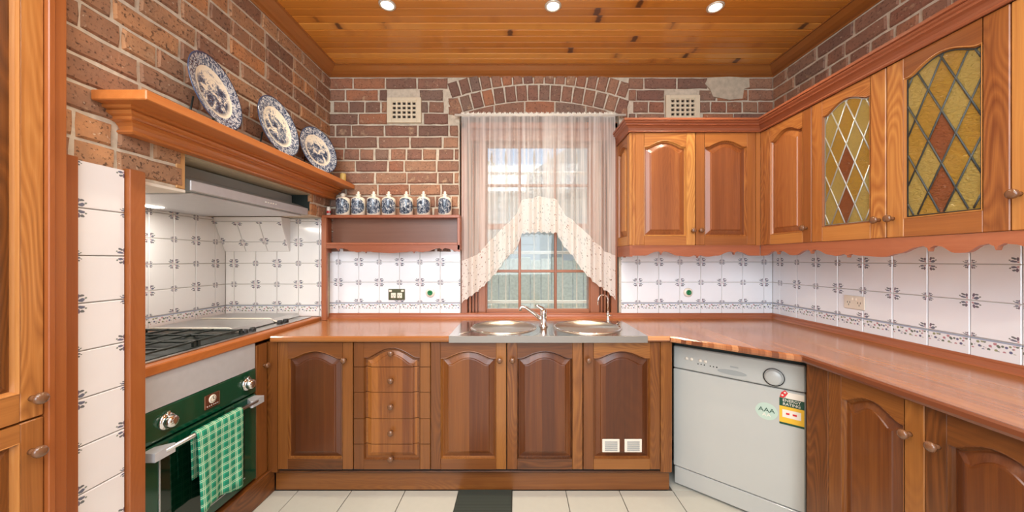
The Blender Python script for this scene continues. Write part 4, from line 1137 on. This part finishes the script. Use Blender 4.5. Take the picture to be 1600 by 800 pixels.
# ---------------- range hood
rh = thing('range_hood', 'slim stainless steel range hood under the mantel', 'hood')
HX, HY0, HY1 = -1.40, 1.487, 2.322
m = MB(); m.prism([(HX, 1.627), (HX, 1.674), (-1.46, 1.70), (-2.09, 1.70), (-2.09, 1.627)], 'y', HY0 + .002, HY1 - .002); m.build('body', ['whitegrey'], rh)
MB().box(HX - .003, HX + .006, HY0, HY1, 1.629, 1.674, c=.003).build('front_panel', ['satin'], rh)
MB().box(-2.06, HX - .02, HY0 + .03, HY1 - .03, 1.618, 1.6275, c=.003).build('filter_panel', ['satin'], rh)
MB().box(-1.98, -1.93, HY0 + .05, HY0 + .42, 1.613, 1.619, c=.002).build('lamp', ['hoodglow'], rh)
for k in range(5): MB().lathe([(.004, 0), (.004, .004), (.001, .005)], 8, 'x', c=(HX + .006, 1.93 + k * .020, 1.652)).build('button', ['ceramic'], rh)
MB().box(-1.64, -1.50, HY0 + .0, HY1 - .004, 1.705, 1.758).build('duct_box', ['whitegrey'], rh)

light('hood_lamp_light', 'AREA', (-1.86, 1.72, 1.605), 3.0, (1, .95, .88), size=.06, size_y=.36)
# ---------------- open shelf with the bottles
su = thing('wall_shelf', 'open wooden wall shelf with scalloped edge left of the window', 'shelf')
SY = 2.455; X0, X1 = -1.381, -.404
MB().box(X0 + .0, X1, SY, YB - .012, 1.628, 1.648, c=.002, grain='x').build('top_board', ['red'], su)
MB().box(X0 + .034, X1 - .02, YB - .022, YB - .012, 1.44, 1.628, grain='x').build('back_board', ['shelfback'], su)
MB().box(X0 + .03, X1 - .018, SY + .002, YB - .022, 1.436, 1.452, c=.002, grain='x').build('lower_board', ['red'], su)
MB().box(X1 - .018, X1, SY, YB - .012, 1.40, 1.628, c=.002, grain='z').build('side_board', ['red'], su)
MB().box(X0, X0 + .034, SY, SY + .022, .9035, 1.628, c=.002, grain='z').build('post', ['red'], su)
MB().box(X0, X0 + .018, SY + .022, YB - .012, 1.38, 1.628, c=.002, grain='z').build('side_board', ['red'], su)
pelmet('scalloped_rail', X1 - X0, 1.4355, 1.385, .028, [(.118, 'B'), (.313, 'S'), (.652, 'S'), (.852, 'B')], 'red', su, (X0, SY + .0, 0), 0, T=.016, x0=.034)

bt = [(.0, 0), (.040, 0), (.048, .005), (.048, .112), (.046, .124), (.036, .134), (.018, .139), (.015, .140), (.015, .150), (.019, .153), (.019, .158)]
n = 28; vs, gcs = [], []
for r_, hh in bt:
    for i in range(n):
        a = 2 * PI * i / n; vs.append((r_ * math.sin(a), -r_ * math.cos(a), hh))
        aa = a if a <= PI else a - 2 * PI; gcs.append((aa / PI, hh / .15, 0))
fs = [(j * n + i, j * n + (i + 1) % n, (j + 1) * n + (i + 1) % n, (j + 1) * n + i) for j in range(len(bt) - 1) for i in range(n)]
bme = MB().add(vs, fs, gc=gcs, smooth=True).mesh('bottle', ['bottle'])
sme = MB().lathe([(.014, .156), (.014, .160), (.008, .164), (.010, .172), (.006, .180), (.001, .182)], 14).mesh('stopper', ['ceramic'])
sme0 = MB().lathe([(.013, .156), (.014, .163), (.010, .166), (.001, .166)], 14).mesh('stopper', ['ceramic'])
wh = ('leftmost, beside the end of the mantel', 'second from the left', 'third from the left', 'fourth from the left', 'fifth from the left, after the gap', 'second from the right', 'rightmost, next to the window')
for i, px in enumerate((535.5, 559.5, 583.5, 607, 634.5, 661.5, 695)):
    o = put('apothecary_bottle', bme, None, ((px - 808) / 217.5, 2.507, 1.648), R(random.uniform(-12, 12)))
    o.scale = (1, 1, .97)
    tag(o, 'white bottle with blue scene, ' + wh[i], 'bottle', 'blue and white bottles on the wall shelf')
    put('stopper', sme0 if i == 0 else sme, o)
o = MB().lathe([(.014, 0), (.014, .052), (.012, .056), (.012, .062), (.001, .063)], 14).build('small_jar', ['ceramic'], None, (-1.353, 2.50, 1.648))
tag(o, 'tiny white jar with red print at the left end of the shelf', 'jar')
m = MB(); m.lathe([(.0145, .016), (.0145, .034)], 10); m.build('label', ['redpl'], o)

# ---------------- curtain rod and curtain
cr_ = thing('curtain_rod', 'thin cream curtain rod above the window', 'rod')
MB().tube([(-.45, 2.515, 2.376), (.785, 2.515, 2.376)], .009, 10).build('pole', ['offwhite'], cr_)
for x_ in (-.43, .765): MB().tube([(x_, 2.515, 2.376), (x_, 2.555, 2.376)], .006, 8).build('bracket', ['offwhite'], cr_)
sC = 544 / 2.50
CX0, CX1, CZT = -.402, .708, 2.376
def interp(pts, x):
    if x <= pts[0][0]: return pts[0][1]
    for (a, b), (c, d) in zip(pts[:-1], pts[1:]):
        if x <= c: return b + (d - b) * (x - a) / (c - a)
    return pts[-1][1]
lower = [(720, 476), (727, 470), (745, 458), (757, 447), (775, 428), (790, 406), (806, 392), (816, 366), (845, 364), (871, 366), (880, 384), (895, 402), (912, 426), (930, 444), (950, 458), (962, 470), (968, 474)]
inner = [(720, 408), (745, 398), (760, 382), (785, 356), (806, 336), (815, 312), (845, 306), (871, 312), (884, 336), (905, 352), (925, 372), (945, 392), (968, 402)]
zpx = lambda y: H - (y - 405) / sC
def fold(x, z):
    amp = .006 + .016 * min(1, max(0, (2.37 - z) / .35))
    return amp * (math.sin(x * 62 + 1.6 * math.sin(x * 9)) + .6 * math.sin(x * 103 + 1 + 1.2 * math.sin(x * 7))) * .8
nx = 300; n1, n2 = 14, 26
cu = thing('lace_curtain', 'cream sheer curtain with scalloped lace edge over the window', 'curtain')
def sheet(rows, zf, name, mat, vf):
    vs, gcs, tn = [], [], []
    m_ = MB()
    for j in range(rows + 1):
        for i in range(nx + 1):
            x = CX0 + (CX1 - CX0) * i / nx; px = 808 + x * sC
            z = zf(px, j / rows); vs.append((x, 2.513 + fold(x, z), z)); gcs.append((x * 1.25, vf(px, z), 0))
    fs_ = [(j * (nx + 1) + i, j * (nx + 1) + i + 1, (j + 1) * (nx + 1) + i + 1, (j + 1) * (nx + 1) + i) for j in range(rows) for i in range(nx)]
    m_.add(vs, fs_, gc=gcs, smooth=True, tone=0.0)
    if mat == 'sheer':
        for q in range(len(m_.v)):
            if m_.v[q].z > 2.362: m_.tone[q] = 1.0
    return m_.build(name, [mat], cu)
low = lambda px: zpx(interp(lower, px)) + .012 * abs(math.sin(px * PI / 9.0))
inn_ = lambda px: zpx(interp(inner, px))
sheet(n1, lambda px, t_: low(px) + (inn_(px) - low(px)) * t_, 'lace_border', 'lace', lambda px, z: z - low(px))
sheet(n2, lambda px, t_: inn_(px) + (CZT - inn_(px)) * t_, 'sheer_panel', 'sheer', lambda px, z: z)
m = MB(); vs, fs_ = [], []
for i in range(nx + 1):
    x = CX0 + (CX1 - CX0) * i / nx
    for (dy, z) in ((.012, 2.366), (.0, CZT + .012 + .006 * math.sin(i * 1.9) + .004 * math.sin(i * .61))): vs.append((x, 2.503 + dy + .002 * math.sin(i * 1.3), z))
fs_ = [(2 * i, 2 * i + 2, 2 * i + 3, 2 * i + 1) for i in range(nx)]
m.add(vs, fs_, smooth=True); m.build('heading_frill', ['offwhite'], cu)

# ---------------- sink
sk = thing('double_sink', 'stainless steel sink with two round bowls set in the worktop', 'sink')
ZS_ = CT + .003
m = MB(); y0, y1 = 1.944, 2.43
bowls = [(-.085, 2.195, .195), (.441, 2.195, .200)]
cells = [(-.382, .165), (.165, .730)]
for (bx_, by_, br), (xa, xb) in zip(bowls, cells):
    n = 64; vs = []; cs = [(xa, y0), (xb, y0), (xb, y1), (xa, y1)]
    for i in range(n):
        a = 2 * PI * i / n + PI / 4 * 0; dx, dy = math.cos(a), math.sin(a)
        ts = []
        if dx > 1e-9: ts.append((xb - bx_) / dx)
        if dx < -1e-9: ts.append((xa - bx_) / dx)
        if dy > 1e-9: ts.append((y1 - by_) / dy)
        if dy < -1e-9: ts.append((y0 - by_) / dy)
        t_ = min(ts); vs.append((bx_ + br * dx, by_ + br * dy, ZS_)); vs.append((bx_ + dx * t_, by_ + dy * t_, ZS_))
    fs_ = [(2 * i, 2 * i + 1, (2 * i + 3) % (2 * n), (2 * i + 2) % (2 * n)) for i in range(n)]
    m.add(vs, fs_)
    # fill the corners cut by the ray fan
    for (cx_, cy_) in cs:
        best = sorted(range(n), key=lambda i: (vs[2 * i + 1][0] - cx_) ** 2 + (vs[2 * i + 1][1] - cy_) ** 2)[:2]
        m.add([(cx_, cy_, ZS_), vs[2 * best[0] + 1], vs[2 * best[1] + 1]], [(0, 1, 2)])

m.box(-.382, -.379, 1.945, y1, CT - .01, ZS_ - .0003); m.box(.727, .730, 1.945, y1, CT - .01, ZS_ - .0003)
m.build('deck', ['sinksteel'], sk)
MB().box(-.382, .730, 1.9425, 1.9475, .868, ZS_, c=.001).build('front_edge', ['sinkedge'], sk)
for (bx_, by_, br) in bowls:
    b = MB().lathe([(br + .012, 0), (br + .010, .004), (br + .003, .005), (br - .004, .001), (br - .010, -.010), (br - .016, -.12), (br - .05, -.150), (.05, -.156), (.045, -.160), (.0, -.161)], 64, c=(bx_, by_, ZS_)).build('bowl', ['bowlsteel'], sk)
    MB().tube([(bx_ + (br + .004) * math.cos(2 * PI * q / 48), by_ + (br + .004) * math.sin(2 * PI * q / 48), ZS_ + .004) for q in range(49)], .0045, 8).build('rim', ['chrome'], b)
    MB().lathe([(.040, -.157), (.038, -.153), (.020, -.155), (.001, -.155)], 20, c=(bx_, by_, ZS_)).build('drain', ['chrome'], b)
m = MB()
for xq in (.150, .175, .200): m.box(xq + .01, xq + .016, 1.97, 2.10, ZS_, ZS_ + .0022, c=.0008)
for (xa, ya, xb, yb) in ((-.335, 1.99, -.255, 2.09), (.66, 2.31, .70, 2.37)): m.tube([(xa, ya, ZS_), (xb, yb, ZS_)], .003, 6)
m.build('drainer_ridges', ['sinksteel'], sk)
tp_ = thing('mixer_tap', 'chrome mixer tap with swivel spout between the sink bowls', 'tap', (.168, 2.215, ZS_))
MB().lathe([(.028, 0), (.027, .006), (.022, .012), (.021, .075), (.023, .085), (.020, .105), (.010, .112), (.001, .113)], 24).build('body', ['chrome'], tp_)
MB().tube([(-.01, 0, .045), (-.06, -.008, .085), (-.115, -.016, .124), (-.138, -.020, .130), (-.148, -.021, .122), (-.149, -.021, .105)], [.013, .011, .010, .010, .010, .011], 12).build('spout', ['chrome'], tp_)
MB().tube([(.0, 0, .100), (-.012, -.004, .118), (-.040, -.012, .134), (-.052, -.014, .136)], [.018, .014, .008, .006], 12).build('lever', ['chrome'], tp_)
ft_ = thing('filter_tap', 'small chrome gooseneck filter tap behind the right bowl', 'tap', (.622, 2.385, ZS_))
MB().lathe([(.016, 0), (.015, .006), (.010, .010), (.010, .050), (.013, .055), (.008, .062), (.001, .063)], 16).build('base', ['chrome'], ft_)
pts = [(0, 0, .05), (0, 0, .150)] + [(-.036 + .036 * math.cos(a), -.010 * (1 - math.cos(a)), .150 + .036 * math.sin(a)) for a in [PI * q / 10 for q in range(1, 11)]] + [(-.074, -.02, .118)]
MB().tube(pts, .0048, 10).build('neck', ['chrome'], ft_)
MB().tube([(-.008, 0, .042), (.024, -.01, .046)], [.005, .004], 8).build('lever', ['chrome'], ft_)

# ---------------- sockets and round outlets on the tiles
s = thing('power_socket', 'double power socket with greenish metal plate on the tiles left of the window', 'socket', ((620 - 808) / 212.5, YB - .009, H - (460 - 405) / 212.5))
MB().box(-.060, .060, -.007, 0, -.040, .040, c=.002).build('plate', ['brass'], s)
for k in (-1, 1):
    MB().box(k * .023 - .018, k * .023 + .018, -.010, -.006, -.026, .012, c=.002).build('outlet', ['ceramic'], s)
    MB().box(k * .044 - .010, k * .044 + .010, -.011, -.006, .019, .034, c=.002).build('switch', ['ceramic'], s)
m = MB()
for k in (-1, 1):
    for (a, b) in ((-.007, 0), (.007, 0), (0, -.013)): m.box(k * .023 + a - .0015, k * .023 + a + .0015, -.0108, -.0098, b - .009, b - .002)
m.build('slots', ['dark'], s)
for (px, py, lab) in ((672, 457.5, 'round white knob with green centre right of the metal power socket'), (1076, 457, 'round white knob with green centre on the tiles right of the window')):
    o = thing('round_wall_outlet', lab, 'knob', ((px - 808) / 213.5, YB - .009, H - (py - 405) / 213.5), 0, 'round outlets on the tiles')
    MB().lathe([(.033, 0), (.033, -.008), (.028, -.014), (.020, -.017), (.001, -.017)], 24, 'y').build('rosette', ['ceramic'], o)
    MB().lathe([(.020, -.016), (.018, -.022), (.009, -.023), (.008, -.018), (.001, -.018)], 24, 'y').build('green_ring', ['greenpl'], o)
s = thing('power_socket', 'cream double power socket on the right-hand tiled wall', 'socket', (XR - .009, 1.045 if False else 544 * 1.88 / (1336 - 808), H - (472.5 - 405) / (528 / 1.88)), R(-90))
MB().box(-.058, .058, -.007, 0, -.037, .037, c=.002).build('plate', ['offwhite'], s)
m = MB()
for k in (-1, 1):
    for (a, b) in ((-.007, 0), (.007, 0), (0, -.013)): m.box(k * .03 + a - .0012, k * .03 + a + .0012, -.0078, -.0065, b - .006, b + .004)
m.build('slots', ['dark'], s)
for k in (-1, 1): MB().box(k * .010 - .006, k * .010 + .006, -.010, -.006, .012, .026, c=.001).build('switch', ['ceramic'], s)

# ---------------- air bricks
for (px, py, lab) in ((632, 173, 'cream pierced air brick high on the wall left of the window'), (1066, 169, 'cream pierced air brick above the cabinet right of the window')):
    o = thing('air_brick', lab, 'vent', ((px - 808) / 212.3, YB - .014, H - (py - 405) / 212.3), 0, 'air bricks high on the back wall')
    m = MB(); W_, H_ = .125, .092
    gw, gh, nx_, nz_ = .182, .130, 5, 4
    cwd, chd = gw / nx_, gh / nz_; bar = .013
    for i in range(nx_ + 1): m.box(-gw / 2 + i * cwd - bar / 2, -gw / 2 + i * cwd + bar / 2, -.004, .012, -gh / 2, gh / 2)
    for j in range(nz_ + 1): m.box(-gw / 2, gw / 2, -.003, .012, -gh / 2 + j * chd - bar / 2, -gh / 2 + j * chd + bar / 2)
    m.build('grid', ['stone'], o)
    m = MB()
    for (a, b, c_, d_) in ((-W_, -gw / 2, -H_, H_), (gw / 2, W_, -H_, H_), (-gw / 2, gw / 2, gh / 2, H_), (-gw / 2, gw / 2, -H_, -gh / 2)): m.box(a, b, -.008, .012, c_, d_, c=.002)
    m.build('surround', ['stone'], o)
    MB().box(-gw / 2, gw / 2, .011, .0135, -gh / 2, gh / 2).build('shadow_back', ['dark'], o)

# ---------------- downlights
for i, (px, py) in enumerate(((606, 9), (864, 7), (1119, 4), None, None, None) if False else ((606, 9), (864, 7), (1119, 4))):
    x = (px - 808) * 1.914 / 544
    o = thing('downlight', ('left', 'middle', 'right')[i] + ' round recessed downlight in the boarded ceiling, lit', 'light', (x, 1.914 + .008 * (i - 1), ZC), 0, 'ceiling downlights')
    MB().lathe([(.031, -.0005), (.031, -.003), (.036, -.007), (.044, -.005), (.046, -.0005)], 32).build('trim_ring', ['lampmetal'], o)
    MB().lathe([(.001, -.004), (.030, -.004), (.031, -.001), (.001, -.0008)], 28).build('lamp', ['lampglow'], o)
    light('downlight_beam', 'SPOT', (x, 1.914, ZC - .03), 26, (1, .86, .66), size=.03, spot=R(125), blend=.8).parent = None
for x in (-.711, .197, 1.094): light('downlight_beam', 'SPOT', (x, .75, ZC - .03), 22, (1, .88, .7), size=.03, spot=R(125), blend=.8)

# ---------------- dishwasher, set across the corner
th = -math.atan2(.4045, .453)
DW = thing('dishwasher', 'white front-loading dishwasher set diagonally across the corner', 'dishwasher', (.925, 2.063, 0), th)
dw = .605
MB().box(.003, dw - .003, .03, .50, .03, .822).build('body', ['white'], DW)
MB().box(0, dw, -.0, .03, .695, .823, c=.006).build('control_panel', ['white'], DW)
dd = MB().box(0, dw, -.0, .03, .118, .690, c=.005).build('door', ['white'], DW)
MB().box(.004, dw - .004, .006, .03, .012, .112, c=.004).build('base_panel', ['white'], DW)
MB().box(-.0, dw, .02, .035, .822, .866).build('top_gap_strip', ['void'], DW)
hd = MB(); P = []
for i in range(28):
    a = 2 * PI * i / 28; P.append((.300 + .068 * math.cos(a), .728 + .013 * math.sin(a)))
hd.prism(P, 'y', -.0025, .001); hd.build('handle_recess', ['whitegrey'], DW)
dl = MB().lathe([(.047, 0), (.047, -.003), (.044, -.004), (.043, -.003), (.038, -.004), (.036, -.016), (.032, -.019), (.001, -.019)], 32, 'y').build('dial', ['white'], DW, (.482, 0, .745))
MB().lathe([(.0445, -.0035), (.0445, -.0050), (.0432, -.0050), (.0432, -.0035)], 32, 'y').build('dial_ring', ['dark'], dl)
m = MB()
for k in range(6): m.lathe([(.0032, 0), (.0032, -.002), (.001, -.0022)], 8, 'y', c=(.135 + k * .016 + (.014 if k > 2 else 0), 0, .742))
m.build('indicator_lights', ['dark'], DW)
for k in range(4): MB().lathe([(.0095, 0), (.009, -.003), (.001, -.0035)], 14, 'y', c=(.075 + k * .026 + (.02 if k > 1 else 0), 0, .762)).build('button', ['offwhite'], DW)
MB().box(.292, .330, -.0008, .0, .755, .763).build('maker_mark', ['whitegrey'], DW)
# round water rating sticker
P = [];
for i in range(30):
    a = 2 * PI * i / 30; P.append((.0455 * math.cos(a) * (1 + .05 * (math.cos(3 * a) ** 2)), .043 * math.sin(a)))
st = MB().prism(P, 'y', -.0012, 0).build('water_rating_sticker', ['whitegrey'], DW, (.452, 0, .566)); st['label'] = 'pale green round sticker with letters AAA over AA'
M['palegreen'] = plain('pale_green_print', lin(178, 196, 180), .5); st.data.materials[0] = M['palegreen']
text('letters', 'AAA', .030, 'dgreen', st, (0, -.0016, .006), 1.15); text('letters', 'AA', .024, 'offwhite', st, (0, -.0016, -.018), 1.15)
es = MB().box(-.048, .048, -.0012, 0, -.078, .052).build('energy_sticker', ['yellow'], DW, (.552, 0, .600)); es['label'] = 'yellow energy rating sticker with green heading'
MB().box(-.048, .048, -.0016, -.0011, .012, .052).build('heading_band', ['dgreen'], es)
MB().box(-.048, .048, -.0016, -.0011, -.078, -.068).build('foot_band', ['dgreen'], es)
MB().box(-.036, .036, -.0016, -.0011, -.042, -.004).build('white_box', ['offwhite'], es)
text('letters', 'ENERGY', .019, 'offwhite', es, (0, -.002, .041), 1.0); text('letters', 'RATING', .019, 'offwhite', es, (0, -.002, .023), 1.0)
m = MB(); m.box(-.022, -.008, -.0020, -.0015, -.027, -.018); m.box(.004, .020, -.0020, -.0015, -.027, -.018); m.build('red_bars', ['redpl'], es)
P = [(-.047, .053), (-.040, .078), (-.026, .090), (-.014, .078), (-.020, .066), (-.030, .053)]
tg = MB().prism(P, 'y', -.0014, 0).build('red_tag', ['redpl'], es)
m = MB(); m.lathe([(.005, 0), (.005, -.0006)], 10, 'y', c=(-.026, -.0013, .078)); m.lathe([(.005, 0), (.005, -.0006)], 10, 'y', c=(-.036, -.0013, .064)); m.build('white_dots', ['offwhite'], es)
MB().box(-.022, .048, -.0010, 0, .0525, .082).build('upper_label', ['offwhite'], es)

# ---------------- mat
mt = MB().box(-.335, -.030, 1.25, 2.005, .0005, .010, c=.003).build('floor_mat', ['mat'])
tag(mt, 'dark green ribbed mat on the tiles below the sink', 'mat')
